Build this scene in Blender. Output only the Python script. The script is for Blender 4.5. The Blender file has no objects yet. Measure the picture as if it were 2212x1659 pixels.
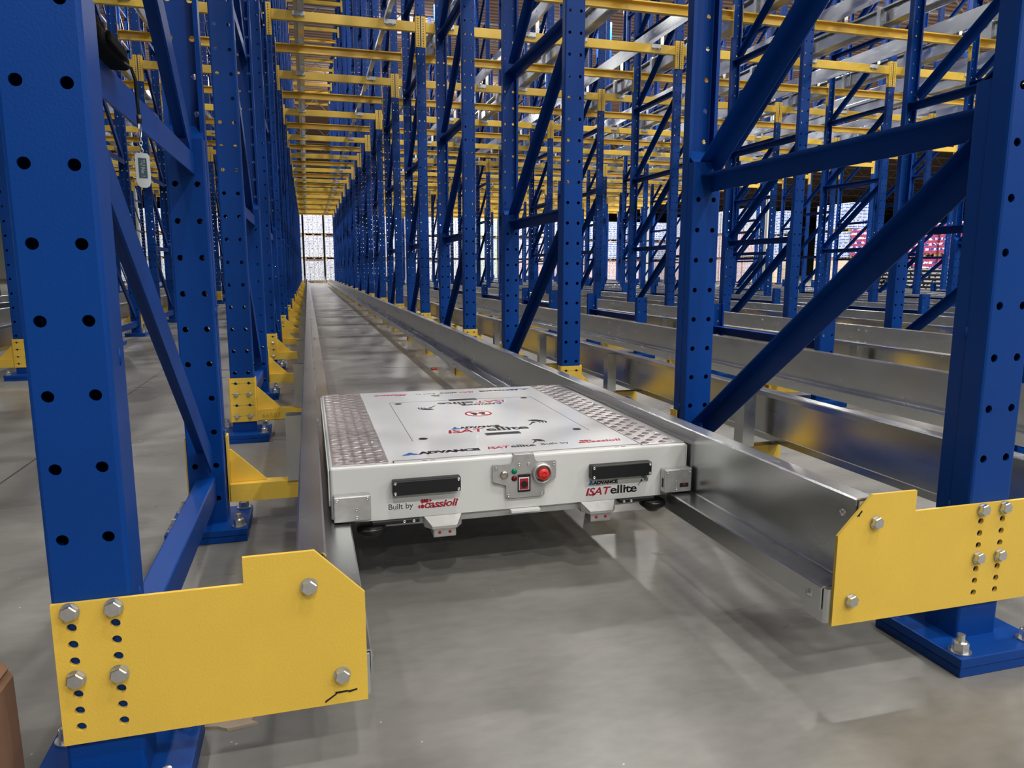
import bpy, bmesh, math, random
from mathutils import Vector, Matrix
random.seed(7)
sc = bpy.context.scene
C = sc.collection
PI = math.pi
# ------------------------------------------------------------------ camera
F_PX, W_PX = 1550.85, 2212
YAW, PITCH, ROLL = 0.2743, -0.1575, 0.0008
CAM = Vector((-0.5046, -1.0792, 0.7952))
_f = Vector((math.sin(YAW) * math.cos(PITCH), math.cos(YAW) * math.cos(PITCH), math.sin(PITCH)))
_r = Vector((math.cos(YAW), -math.sin(YAW), 0))
_u = _r.cross(_f)
R_ = _r * math.cos(ROLL) + _u * math.sin(ROLL)
U_ = -_r * math.sin(ROLL) + _u * math.cos(ROLL)
cd = bpy.data.cameras.new('camera')
cam = bpy.data.objects.new('camera', cd)
C.objects.link(cam)
cd.sensor_width = 36
cd.lens = F_PX / W_PX * 36
cd.clip_start = 0.02
cd.clip_end = 400
mw = Matrix((R_, U_, -_f)).transposed().to_4x4()
mw.translation = CAM
cam.matrix_world = mw
sc.camera = cam


def project(x, y, z):
    d = Vector((x, y, z)) - CAM
    w = d.dot(_f)
    if w < 0.05:
        return (1e5, 1e5)
    return (1106 + F_PX * d.dot(R_) / w, 829.5 - F_PX * d.dot(U_) / w)


def seen(pts, m=60):
    """true when the polyline of points passes through the frame"""
    for a, b in zip(pts, pts[1:] + pts[-1:]):
        for k in range(13):
            t = k / 12
            u, v = project(*[a[i] * (1 - t) + b[i] * t for i in range(3)])
            if -m < u < 2212 + m and -m < v < 1659 + m:
                return True
    return False


# ------------------------------------------------------------------ world, exposure
w = bpy.data.worlds.new('world')
sc.world = w
w.use_nodes = True
w.node_tree.nodes['Background'].inputs[0].default_value = (0.95, 0.98, 1.0, 1)
w.node_tree.nodes['Background'].inputs[1].default_value = 0.17
sc.view_settings.view_transform = 'Standard'
sc.view_settings.look = 'None'
sc.view_settings.gamma = 1
sc.view_settings.use_curve_mapping = False
sc.view_settings.exposure = 0.0
sc.cycles.max_bounces = 6
sc.cycles.diffuse_bounces = 3
sc.cycles.glossy_bounces = 3
sc.cycles.transmission_bounces = 4
sc.cycles.caustics_reflective = False
sc.cycles.caustics_refractive = False
sc.cycles.sample_clamp_indirect = 4
LAMP_Z = 9.9
LAMP_W = 150.0

# ------------------------------------------------------------------ materials


def mat(name, col, rough=0.5, metal=0.0, spec=0.5, noise=0.0, nscale=8, rnoise=0.0, bump=0.0, bscale=60, emit=0, coat=0.0, col2=None, stretch=None):
    m = bpy.data.materials.new(name)
    m.use_nodes = True
    N = m.node_tree.nodes
    L = m.node_tree.links
    b = N['Principled BSDF']
    b.inputs['Base Color'].default_value = (*col, 1)
    b.inputs['Roughness'].default_value = rough
    b.inputs['Metallic'].default_value = metal
    b.inputs['Specular IOR Level'].default_value = spec
    b.inputs['Coat Weight'].default_value = coat
    if emit:
        b.inputs['Emission Color'].default_value = (*col, 1)
        b.inputs['Emission Strength'].default_value = emit
    tc = N.new('ShaderNodeTexCoord')
    mp = N.new('ShaderNodeMapping')
    L.new(tc.outputs['Object'], mp.inputs[0])
    if stretch:
        mp.inputs['Scale'].default_value = stretch
    if noise or rnoise:
        n = N.new('ShaderNodeTexNoise')
        n.inputs['Scale'].default_value = nscale
        n.inputs['Detail'].default_value = 5
        L.new(mp.outputs[0], n.inputs['Vector'])
        if noise:
            r = N.new('ShaderNodeValToRGB')
            c2 = col2 or tuple(min(1, c * (1 + noise)) for c in col)
            c1 = tuple(c * (1 - noise) for c in col)
            r.color_ramp.elements[0].position = 0.3
            r.color_ramp.elements[1].position = 0.7
            r.color_ramp.elements[0].color = (*c1, 1)
            r.color_ramp.elements[1].color = (*c2, 1)
            L.new(n.outputs['Fac'], r.inputs[0])
            L.new(r.outputs[0], b.inputs['Base Color'])
        if rnoise:
            mr = N.new('ShaderNodeMapRange')
            mr.inputs['To Min'].default_value = max(0.03, rough - rnoise)
            mr.inputs['To Max'].default_value = rough + rnoise
            L.new(n.outputs['Fac'], mr.inputs['Value'])
            L.new(mr.outputs[0], b.inputs['Roughness'])
    if bump:
        n2 = N.new('ShaderNodeTexNoise')
        n2.inputs['Scale'].default_value = bscale
        L.new(tc.outputs['Object'], n2.inputs['Vector'])
        bp = N.new('ShaderNodeBump')
        bp.inputs['Strength'].default_value = bump
        bp.inputs['Distance'].default_value = 0.002
        L.new(n2.outputs['Fac'], bp.inputs['Height'])
        L.new(bp.outputs[0], b.inputs['Normal'])
    return m


M = {}
M['blue'] = mat('blue_paint', (0.0004, 0.047, 0.262), 0.42, spec=0.22, noise=0.08, nscale=3, bump=0.12, bscale=220)
M['yellow'] = mat('yellow_paint', (0.84, 0.56, 0.075), 0.38, spec=0.5, noise=0.04, nscale=6, bump=0.15, bscale=260)
M['galv'] = mat('galvanised_steel', (0.64, 0.66, 0.66), 0.25, metal=0.94, noise=0.07, nscale=14, rnoise=0.07, bump=0.05, bscale=400, stretch=(1, 0.35, 1))
M['galv2'] = mat('galvanised_saddle', (0.60, 0.63, 0.64), 0.45, metal=0.7, noise=0.1, nscale=40)
M['zinc'] = mat('zinc_bolt', (0.72, 0.73, 0.72), 0.28, metal=0.95, noise=0.06, nscale=90)
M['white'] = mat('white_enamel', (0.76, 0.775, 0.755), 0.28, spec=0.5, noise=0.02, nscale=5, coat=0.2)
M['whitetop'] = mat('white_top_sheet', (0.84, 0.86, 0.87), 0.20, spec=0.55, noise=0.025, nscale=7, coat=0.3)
M['alu'] = mat('machined_aluminium', (0.62, 0.62, 0.61), 0.40, metal=0.75, noise=0.08, nscale=60, bump=0.1, bscale=500)
M['black'] = mat('black_plastic', (0.008, 0.009, 0.011), 0.42)
M['matte'] = mat('matte_black', (0.004, 0.004, 0.004), 0.8, spec=0.1)
M['rubber'] = mat('black_rubber', (0.005, 0.005, 0.005), 0.30)
M['dark'] = mat('dark_recess', (0.01, 0.01, 0.011), 0.6)
M['line'] = mat('panel_gap', (0.08, 0.08, 0.08), 0.6)
M['txtblack'] = mat('black_print', (0.006, 0.006, 0.007), 0.4)
M['txtred'] = mat('crimson_print', (0.42, 0.012, 0.035), 0.4)
M['txtblue'] = mat('blue_print', (0.02, 0.16, 0.5), 0.4)
M['sticker'] = mat('white_sticker', (0.84, 0.85, 0.85), 0.25)
M['red'] = mat('red_button', (0.80, 0.035, 0.03), 0.35)
M['redled'] = mat('red_lens', (0.45, 0.01, 0.03), 0.2)
M['green'] = mat('green_lens', (0.0, 0.22, 0.11), 0.25)
M['dred'] = mat('dark_red_lens', (0.13, 0.002, 0.004), 0.2)
M['key'] = mat('brushed_steel_button', (0.52, 0.49, 0.43), 0.25, metal=0.9)
M['card'] = mat('brown_cardboard', (0.27, 0.145, 0.08), 0.8, noise=0.08, nscale=9)
M['tag'] = mat('clear_plastic_tag', (0.50, 0.54, 0.54), 0.25)
M['tagpaper'] = mat('dark_tag_insert', (0.03, 0.06, 0.08), 0.5)
M['tagtext'] = mat('pale_tag_print', (0.35, 0.45, 0.5), 0.5)
M['wood'] = mat('pale_wood', (0.50, 0.40, 0.30), 0.8, noise=0.15, nscale=30)
M['pallet'] = mat('pallet_wood', (0.35, 0.22, 0.12), 0.8, noise=0.2, nscale=5)
M['redbit'] = mat('red_plastic_scrap', (0.5, 0.03, 0.01), 0.5)
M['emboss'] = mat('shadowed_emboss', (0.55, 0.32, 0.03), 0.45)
M['joist'] = mat('white_joist_paint', (0.75, 0.76, 0.74), 0.5)
M['column'] = mat('grey_column_paint', (0.50, 0.51, 0.47), 0.6)
M['lamp'] = mat('lamp_housing', (0.7, 0.7, 0.7), 0.4)


M['tread'] = mat('aluminium_tread', (0.80, 0.765, 0.755), 0.34, metal=0.9, noise=0.06, nscale=50)


def floor_mat():
    m = bpy.data.materials.new('polished_concrete')
    m.use_nodes = True
    N = m.node_tree.nodes
    L = m.node_tree.links
    b = N['Principled BSDF']
    tc = N.new('ShaderNodeTexCoord')

    def noise(scale, stretch, detail=6, dist=0.0):
        mp = N.new('ShaderNodeMapping')
        mp.inputs['Scale'].default_value = stretch
        L.new(tc.outputs['Object'], mp.inputs[0])
        n = N.new('ShaderNodeTexNoise')
        n.inputs['Scale'].default_value = scale
        n.inputs['Detail'].default_value = detail
        n.inputs['Distortion'].default_value = dist
        L.new(mp.outputs[0], n.inputs['Vector'])
        return n.outputs['Fac']

    def mth(op, a, bb):
        n = N.new('ShaderNodeMath')
        n.operation = op
        for i, v in enumerate((a, bb)):
            if isinstance(v, (int, float)):
                n.inputs[i].default_value = v
            else:
                L.new(v, n.inputs[i])
        return n.outputs[0]
    n1 = noise(1.3, (1, 1, 1), 7, 0.6)
    n2 = noise(4.0, (0.55, 1.4, 1), 8, 0.3)
    n3 = noise(30, (0.6, 1.3, 1), 8)
    s = mth('ADD', mth('MULTIPLY', n1, 0.36), mth('ADD', mth('MULTIPLY', n2, 0.38), mth('MULTIPLY', n3, 0.26)))
    r = N.new('ShaderNodeValToRGB')
    e = r.color_ramp.elements
    e[0].position = 0.33
    e[0].color = (0.150, 0.149, 0.138, 1)
    e[1].position = 0.68
    e[1].color = (0.275, 0.270, 0.250, 1)
    L.new(s, r.inputs[0])
    # saw-cut joints
    sp = N.new('ShaderNodeSeparateXYZ')
    L.new(tc.outputs['Object'], sp.inputs[0])

    def joint(out, off, period, wd):
        t = mth('ADD', out, off)
        t = mth('MODULO', mth('ADD', t, 500 * period), period)
        return mth('LESS_THAN', t, wd)
    j = mth('MAXIMUM', joint(sp.outputs[0], 1.655, 4.6, 0.008), joint(sp.outputs[1], -4.0, 4.6, 0.008))
    # chips and bright flecks
    v = N.new('ShaderNodeTexVoronoi')
    v.inputs['Scale'].default_value = 22
    L.new(tc.outputs['Object'], v.inputs['Vector'])
    fl = mth('LESS_THAN', v.outputs['Distance'], 0.055)
    mx = N.new('ShaderNodeMix')
    mx.data_type = 'RGBA'
    L.new(mth('MULTIPLY', fl, mth('GREATER_THAN', n1, 0.53)), mx.inputs[0])
    L.new(r.outputs[0], mx.inputs[6])
    mx.inputs[7].default_value = (0.5, 0.49, 0.46, 1)
    m2 = N.new('ShaderNodeMix')
    m2.data_type = 'RGBA'
    L.new(j, m2.inputs[0])
    L.new(mx.outputs[2], m2.inputs[6])
    m2.inputs[7].default_value = (0.06, 0.057, 0.05, 1)
    L.new(m2.outputs[2], b.inputs['Base Color'])
    mr = N.new('ShaderNodeMapRange')
    mr.inputs['From Min'].default_value = 0.35
    mr.inputs['From Max'].default_value = 0.65
    mr.inputs['To Min'].default_value = 0.27
    mr.inputs['To Max'].default_value = 0.36
    L.new(n2, mr.inputs['Value'])
    L.new(mr.outputs[0], b.inputs['Roughness'])
    b.inputs['Specular IOR Level'].default_value = 0.45
    bp = N.new('ShaderNodeBump')
    bp.inputs['Strength'].default_value = 0.03
    bp.inputs['Distance'].default_value = 0.003
    L.new(s, bp.inputs['Height'])
    L.new(bp.outputs[0], b.inputs['Normal'])
    return m


def deck_mat():
    m = bpy.data.materials.new('brown_roof_deck')
    m.use_nodes = True
    N = m.node_tree.nodes
    L = m.node_tree.links
    b = N['Principled BSDF']
    b.inputs['Roughness'].default_value = 0.85
    tc = N.new('ShaderNodeTexCoord')
    wv = N.new('ShaderNodeTexWave')
    wv.bands_direction = 'Y'
    wv.inputs['Scale'].default_value = 0.9
    wv.inputs['Distortion'].default_value = 0.4
    L.new(tc.outputs['Object'], wv.inputs['Vector'])
    r = N.new('ShaderNodeValToRGB')
    r.color_ramp.elements[0].color = (0.13, 0.075, 0.05, 1)
    r.color_ramp.elements[1].color = (0.46, 0.27, 0.18, 1)
    L.new(wv.outputs['Fac'], r.inputs[0])
    L.new(r.outputs[0], b.inputs['Base Color'])
    return m


def goods_mat(name, base, bands, seam, pack=(0.26, 0.145), amount=0.5):
    """shrink-wrapped drink packs: rows of packs with printed labels"""
    m = bpy.data.materials.new(name)
    m.use_nodes = True
    N = m.node_tree.nodes
    L = m.node_tree.links
    b = N['Principled BSDF']
    b.inputs['Roughness'].default_value = 0.35
    tc = N.new('ShaderNodeTexCoord')
    sp = N.new('ShaderNodeSeparateXYZ')
    L.new(tc.outputs['Object'], sp.inputs[0])
    ad = N.new('ShaderNodeMath')
    ad.operation = 'ADD'
    L.new(sp.outputs[0], ad.inputs[0])
    L.new(sp.outputs[1], ad.inputs[1])
    cb = N.new('ShaderNodeCombineXYZ')
    L.new(ad.outputs[0], cb.inputs[0])
    L.new(sp.outputs[2], cb.inputs[1])
    br = N.new('ShaderNodeTexBrick')
    br.offset = 0.0
    br.inputs['Scale'].default_value = 1
    br.inputs['Brick Width'].default_value = pack[0]
    br.inputs['Row Height'].default_value = pack[1]
    br.inputs['Mortar Size'].default_value = 0.012
    br.inputs['Mortar Smooth'].default_value = 0.2
    br.inputs['Color1'].default_value = (*base, 1)
    br.inputs['Color2'].default_value = (*[c * 0.9 for c in base], 1)
    br.inputs['Mortar'].default_value = (*seam, 1)
    L.new(cb.outputs[0], br.inputs['Vector'])
    # printed label in the middle of each row
    wv = N.new('ShaderNodeMath')
    wv.operation = 'PINGPONG'
    wv.inputs[1].default_value = pack[1] / 2
    L.new(sp.outputs[2], wv.inputs[0])
    gt = N.new('ShaderNodeMath')
    gt.operation = 'GREATER_THAN'
    gt.inputs[1].default_value = pack[1] * 0.28
    L.new(wv.outputs[0], gt.inputs[0])
    nz = N.new('ShaderNodeTexNoise')
    nz.inputs['Scale'].default_value = 11
    nz.inputs['Detail'].default_value = 2
    L.new(cb.outputs[0], nz.inputs['Vector'])
    g2 = N.new('ShaderNodeMath')
    g2.operation = 'GREATER_THAN'
    g2.inputs[1].default_value = 1 - amount
    L.new(nz.outputs['Fac'], g2.inputs[0])
    mu = N.new('ShaderNodeMath')
    mu.operation = 'MULTIPLY'
    L.new(gt.outputs[0], mu.inputs[0])
    L.new(g2.outputs[0], mu.inputs[1])
    r = N.new('ShaderNodeValToRGB')
    r.color_ramp.interpolation = 'CONSTANT'
    r.color_ramp.elements[0].color = (*bands[0], 1)
    r.color_ramp.elements[1].position = 0.5
    r.color_ramp.elements[1].color = (*bands[1], 1)
    n3 = N.new('ShaderNodeTexNoise')
    n3.inputs['Scale'].default_value = 5
    L.new(cb.outputs[0], n3.inputs['Vector'])
    L.new(n3.outputs['Fac'], r.inputs[0])
    mx = N.new('ShaderNodeMix')
    mx.data_type = 'RGBA'
    L.new(mu.outputs[0], mx.inputs[0])
    L.new(br.outputs['Color'], mx.inputs[6])
    L.new(r.outputs[0], mx.inputs[7])
    L.new(mx.outputs[2], b.inputs['Base Color'])
    return m


M['floor'] = floor_mat()
M['deck'] = deck_mat()
M['wall'] = mat('off_white_wall', (0.62, 0.62, 0.58), 0.7, noise=0.03, nscale=1)
M['g_white'] = goods_mat('white_drink_packs', (0.80, 0.81, 0.82), ((0.16, 0.20, 0.42), (0.25, 0.30, 0.5)), (0.30, 0.32, 0.40))
M['g_green'] = goods_mat('pale_green_packs', (0.78, 0.82, 0.76), ((0.20, 0.42, 0.34), (0.30, 0.45, 0.5)), (0.35, 0.4, 0.36))
M['g_blue'] = goods_mat('blue_printed_packs', (0.76, 0.78, 0.82), ((0.05, 0.12, 0.42), (0.08, 0.20, 0.55)), (0.25, 0.28, 0.4), amount=0.56)
M['g_pink'] = goods_mat('pink_printed_packs', (0.82, 0.72, 0.70), ((0.62, 0.16, 0.18), (0.20, 0.30, 0.55)), (0.4, 0.3, 0.3))
M['g_red'] = goods_mat('red_and_blue_packs', (0.60, 0.06, 0.09), ((0.03, 0.06, 0.34), (0.8, 0.8, 0.82)), (0.04, 0.06, 0.30), pack=(0.4, 0.20), amount=0.62)
M['g_box'] = goods_mat('cream_cartons', (0.78, 0.66, 0.50), ((0.62, 0.50, 0.38), (0.7, 0.45, 0.3)), (0.40, 0.28, 0.20), pack=(0.55, 0.42), amount=0.4)
M['g_crate'] = goods_mat('black_bottle_crates', (0.012, 0.012, 0.012), ((0.8, 0.8, 0.78), (0.7, 0.7, 0.65)), (0.01, 0.01, 0.01), pack=(0.1, 0.11), amount=0.55)

# ------------------------------------------------------------------ mesh building


class MB:
    def __init__(s):
        s.v = []
        s.f = []
        s.sm = []

    def add(s, vs, fs, smooth=False):
        o = len(s.v)
        s.v += [tuple(p) for p in vs]
        s.f += [tuple(i + o for i in f) for f in fs]
        s.sm += [smooth] * len(fs)
        return s

    def box(s, x0, x1, y0, y1, z0, z1, bev=0.0):
        if bev <= 0:
            vs = [(x, y, z) for z in (z0, z1) for y in (y0, y1) for x in (x0, x1)]
            return s.add(vs, [(0, 2, 3, 1), (4, 5, 7, 6), (0, 1, 5, 4), (2, 6, 7, 3), (0, 4, 6, 2), (1, 3, 7, 5)])
        bm = bmesh.new()
        bmesh.ops.create_cube(bm, size=1)
        for v in bm.verts:
            v.co = Vector(((x0 + x1) / 2 + v.co.x * (x1 - x0), (y0 + y1) / 2 + v.co.y * (y1 - y0), (z0 + z1) / 2 + v.co.z * (z1 - z0)))
        bmesh.ops.bevel(bm, geom=bm.edges[:], offset=bev, segments=2, profile=0.5, affect='EDGES')
        s.bm(bm)
        return s

    def bm(s, bm, smooth=False):
        bm.verts.index_update()
        s.add([v.co[:] for v in bm.verts], [[v.index for v in f.verts] for f in bm.faces], smooth)
        bm.free()

    def prism(s, poly, a, b, axis='y'):
        """poly in the two other axes (x,z) / (x,y) / (y,z), extruded from a to b"""
        n = len(poly)
        mk = {'y': lambda p, t: (p[0], t, p[1]), 'z': lambda p, t: (p[0], p[1], t), 'x': lambda p, t: (t, p[0], p[1])}[axis]
        vs = [mk(p, a) for p in poly] + [mk(p, b) for p in poly]
        fs = [tuple(range(n)), tuple(range(2 * n - 1, n - 1, -1))]
        fs += [(i, i + n, (i + 1) % n + n, (i + 1) % n) for i in range(n)]
        return s.add(vs, fs)

    def cyl(s, c, r, a, b, axis='y', n=20, r2=None, rot=0.0, smooth=True):
        r2 = r if r2 is None else r2
        mk = {'y': lambda u, v, t: (c[0] + u, t, c[1] + v), 'z': lambda u, v, t: (c[0] + u, c[1] + v, t), 'x': lambda u, v, t: (t, c[0] + u, c[1] + v)}[axis]
        p = [(math.cos(2 * PI * k / n + rot), math.sin(2 * PI * k / n + rot)) for k in range(n)]
        vs = [mk(r * x, r * y, a) for x, y in p] + [mk(r2 * x, r2 * y, b) for x, y in p]
        s.add(vs, [(i, i + n, (i + 1) % n + n, (i + 1) % n) for i in range(n)], smooth and n > 8)
        s.add(vs, [tuple(range(n)), tuple(range(2 * n - 1, n - 1, -1))])
        return s

    def lathe(s, c, prof, axis='z', n=32):
        """prof: (radius, height) pairs"""
        mk = {'z': lambda u, v, t: (c[0] + u, c[1] + v, c[2] + t), 'y': lambda u, v, t: (c[0] + u, c[1] + t, c[2] + v)}[axis]
        vs = []
        for r, h in prof:
            vs += [mk(r * math.cos(2 * PI * k / n), r * math.sin(2 * PI * k / n), h) for k in range(n)]
        fs = []
        for j in range(len(prof) - 1):
            fs += [(j * n + k, j * n + (k + 1) % n, (j + 1) * n + (k + 1) % n, (j + 1) * n + k) for k in range(n)]
        s.add(vs, fs, True)
        return s

    def tube(s, pts, r, n=8):
        pts = [Vector(p) for p in pts]
        rings = []
        for i, p in enumerate(pts):
            d = (pts[min(i + 1, len(pts) - 1)] - pts[max(i - 1, 0)]).normalized()
            a = d.orthogonal().normalized()
            b = d.cross(a)
            if rings:
                # keep the frame from twisting
                a = (pa - d * pa.dot(d)).normalized()
                b = d.cross(a)
            pa = a
            rings.append([p + (a * math.cos(2 * PI * k / n) + b * math.sin(2 * PI * k / n)) * r for k in range(n)])
        vs = [q for ring in rings for q in ring]
        fs = []
        for j in range(len(pts) - 1):
            fs += [(j * n + k, j * n + (k + 1) % n, (j + 1) * n + (k + 1) % n, (j + 1) * n + k) for k in range(n)]
        fs += [tuple(range(n)), tuple(range(len(vs) - 1, len(vs) - n - 1, -1))]
        return s.add(vs, fs, True)

    def bolt_y(s, x, y, z, r=0.0095, h=0.009, d=-1):
        """hexagon head facing -y (d=-1) or +y, with washer"""
        s.cyl((x, z), r * 1.16, y, y + d * 0.0016, 'y', 24)
        s.cyl((x, z), r * 1.08, y + d * 0.0016, y + d * (h - 0.0008), 'y', 6, rot=0.3)
        s.cyl((x, z), r * 1.08, y + d * (h - 0.0008), y + d * (h + 0.0004), 'y', 6, rot=0.3, r2=r * 0.93)
        return s

    def sheet(s, prof, t, w0, w1, mk, holes=None):
        """thin folded sheet: profile points (u,v) on the outer side, thickness t to the left of the
        path, extruded along w; holes = {segment: (list of s, list of w, radius, sides)}"""
        P = [Vector(p) for p in prof]
        n = len(P)
        nor = []
        for i in range(n - 1):
            d = (P[i + 1] - P[i]).normalized()
            nor.append(Vector((-d.y, d.x)))
        Q = []
        for i in range(n):
            if i == 0:
                m_ = nor[0]
                k = 1
            elif i == n - 1:
                m_ = nor[-1]
                k = 1
            else:
                m_ = (nor[i - 1] + nor[i]).normalized()
                k = 1 / max(0.3, m_.dot(nor[i]))
            Q.append(P[i] + m_ * t * k)
        for i in range(n - 1):
            for A, flip in ((P, False), (Q, True)):
                a, b = A[i], A[i + 1]
                if holes and i in holes:
                    continue
                vs = [mk(a.x, a.y, w0), mk(b.x, b.y, w0), mk(b.x, b.y, w1), mk(a.x, a.y, w1)]
                s.add(vs, [(3, 2, 1, 0) if flip else (0, 1, 2, 3)])
            for ww in (w0, w1):
                vs = [mk(P[i].x, P[i].y, ww), mk(P[i + 1].x, P[i + 1].y, ww), mk(Q[i + 1].x, Q[i + 1].y, ww), mk(Q[i].x, Q[i].y, ww)]
                s.add(vs, [(0, 1, 2, 3)])
            if holes and i in holes:
                ss, wsets, rad = holes[i]
                d = (P[i + 1] - P[i])
                ln = d.length
                d = d / ln
                cuts = [0.0] + [(ss[k] + ss[k + 1]) / 2 for k in range(len(ss) - 1)] + [ln]
                nn = nor[i] * t
                for k, sc_ in enumerate(ss):
                    wc = [w0] + [(wsets[j][0] + wsets[j + 1][0]) / 2 for j in range(len(wsets) - 1)] + [w1]
                    for j, (hw, N) in enumerate(wsets):
                        s0, s1, v0, v1 = cuts[k], cuts[k + 1], wc[j], wc[j + 1]
                        ring = [(sc_ + rad * math.cos(2 * PI * q / N), hw + rad * math.sin(2 * PI * q / N)) for q in range(N)]
                        rect = [((s1, hw), (s1, v1), (sc_, v1)), ((sc_, v1), (s0, v1), (s0, hw)), ((s0, hw), (s0, v0), (sc_, v0)), ((sc_, v0), (s1, v0), (s1, hw))]
                        for off in (Vector((0, 0)), nn):
                            def X(p):
                                q_ = P[i] + d * p[0] + off
                                return mk(q_.x, q_.y, p[1])
                            for qd in range(4):
                                arc = [ring[(qd * N // 4 + e) % N] for e in range(N // 4 + 1)]
                                poly = list(rect[qd]) + arc[::-1]
                                s.add([X(p) for p in poly], [tuple(range(len(poly)))])
                        vs = []
                        for off in (Vector((0, 0)), nn):
                            for p in ring:
                                q_ = P[i] + d * p[0] + off
                                vs.append(mk(q_.x, q_.y, p[1]))
                        s.add(vs, [(a, (a + 1) % N, (a + 1) % N + N, a + N) for a in range(N)])
        for e in (0, n - 1):
            vs = [mk(P[e].x, P[e].y, w0), mk(P[e].x, P[e].y, w1), mk(Q[e].x, Q[e].y, w1), mk(Q[e].x, Q[e].y, w0)]
            s.add(vs, [(0, 1, 2, 3)])
        return s

    def mesh(s, name, material):
        me = bpy.data.meshes.new(name)
        me.from_pydata(s.v, [], s.f)
        me.polygons.foreach_set('use_smooth', s.sm)
        me.materials.append(material)
        me.validate()
        # merge the doubled points only where nothing needs them apart
        bm = bmesh.new()
        bm.from_mesh(me)
        bmesh.ops.recalc_face_normals(bm, faces=bm.faces[:])
        bm.to_mesh(me)
        bm.free()
        me.update()
        return me


def obj(name, mb, material, parent=None, loc=(0, 0, 0), rz=0.0):
    me = mb.mesh(name, M[material] if isinstance(material, str) else material) if isinstance(mb, MB) else mb
    o = bpy.data.objects.new(name, me)
    C.objects.link(o)
    o.location = loc
    o.rotation_euler = (0, 0, rz)
    if parent:
        o.parent = parent
    return o


def tag(o, label=None, cat=None, group=None, kind=None):
    if label:
        o['label'] = label
    if cat:
        o['category'] = cat
        if not kind:
            o['kind'] = 'thing'
    if group:
        o['group'] = group
    if kind:
        o['kind'] = kind
    return o


def thing(name, label, cat, loc=(0, 0, 0), group=None, rz=0.0):
    o = bpy.data.objects.new(name, None)
    o.empty_display_size = 0.1
    C.objects.link(o)
    o.location = loc
    o.rotation_euler = (0, 0, rz)
    return tag(o, label, cat, group)


ORD = ['first', 'second', 'third', 'fourth', 'fifth', 'sixth', 'seventh', 'eighth', 'ninth', 'tenth', 'eleventh', 'twelfth',
       'thirteenth', 'fourteenth', 'fifteenth', 'sixteenth', 'seventeenth', 'eighteenth', 'nineteenth', 'twentieth',
       'twenty-first', 'twenty-second', 'twenty-third', 'twenty-fourth', 'twenty-fifth', 'twenty-sixth', 'twenty-seventh',
       'twenty-eighth', 'twenty-ninth', 'thirtieth', 'thirty-first', 'thirty-second', 'thirty-third', 'thirty-fourth',
       'thirty-fifth', 'thirty-sixth', 'thirty-seventh', 'thirty-eighth', 'thirty-ninth', 'fortieth']

# ------------------------------------------------------------------ the place: floor, roof, walls
X0, X1, Y0, Y1, ZR = -26.0, 120.0, -24.0, 170.0, 10.9
tag(obj('floor', MB().box(X0, X1, Y0, Y1, -0.12, 0), 'floor'), 'grey polished concrete floor with a mottled worn surface', 'floor', kind='structure')
tag(obj('ceiling', MB().box(X0, X1, Y0, Y1, ZR, ZR + 0.2), 'deck'), 'brown ribbed roof deck high above the racks', 'ceiling', kind='structure')
tag(obj('wall_back', MB().box(X0, X1, Y1, Y1 + 0.2, -0.1, ZR + 0.2), 'wall'), 'far pale warehouse wall behind the stacked goods', 'wall', kind='structure')
tag(obj('wall_right', MB().box(X1, X1 + 0.2, Y0, Y1, -0.1, ZR + 0.2), 'wall'), 'pale warehouse wall at the far right', 'wall', kind='structure')
tag(obj('wall_left', MB().box(X0 - 0.2, X0, Y0, Y1, -0.1, ZR + 0.2), 'wall'), 'pale warehouse wall at the far left', 'wall', kind='structure')


def joist():
    b = MB()
    for z in (0.0, -0.75):
        b.box(X0 + 1, X1 - 1, -0.05, 0.05, z - 0.06, z)
    x = X0 + 1.5
    k = 0
    while x < X1 - 2:
        a, c = (0.0, -0.75) if k % 2 else (-0.75, 0.0)
        b.tube([(x, 0, a - 0.03), (x + 0.8, 0, c - 0.03)], 0.025, 4)
        x += 0.8
        k += 1
    return b.mesh('roof_joist', M['joist'])


jm = joist()
for k in range(14):
    o = obj('roof_joist', jm, None, loc=(0, 6 + 7.9 * k, ZR - 0.002))
    tag(o, 'white open web roof joist, %s beyond the front of the racks' % ORD[k], 'roof joist', 'white roof joists')

# high bay lamps: the light of the hall
lm = MB().cyl((0, 0), 0.27, 0.0, 0.10, 'z', 24, r2=0.16).cyl((0, 0), 0.02, 0.10, ZR - LAMP_Z - 0.003, 'z', 8).mesh('lamp_housing', M['lamp'])


def lamp(x, y, power, label, grp='high bay lamps', up=False):
    t = thing('high_bay_lamp', label, 'lamp', (x, y, LAMP_Z), grp)
    obj('lamp_housing', lm, None, t)
    ld = bpy.data.lights.new('lamp_light', 'AREA')
    ld.shape = 'DISK'
    ld.size = 0.5
    ld.energy = power
    ld.color = (1.0, 0.985, 0.95)
    lo = bpy.data.objects.new('lamp_light', ld)
    C.objects.link(lo)
    lo.parent = t
    lo.location = (0, 0, -0.012)
    if up:  # extra upward fill, added to brighten the roof deck and its reflections
        ld = bpy.data.lights.new('added_up_light', 'AREA')
        ld.shape = 'DISK'
        ld.size = 0.3
        ld.energy = power * 0.3
        ld.color = (1.0, 0.985, 0.95)
        lo = bpy.data.objects.new('added_up_light', ld)
        C.objects.link(lo)
        lo.parent = t
        lo.location = (0, 0, 0.112)
        lo.rotation_euler = (PI, 0, 0)
    return t


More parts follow.
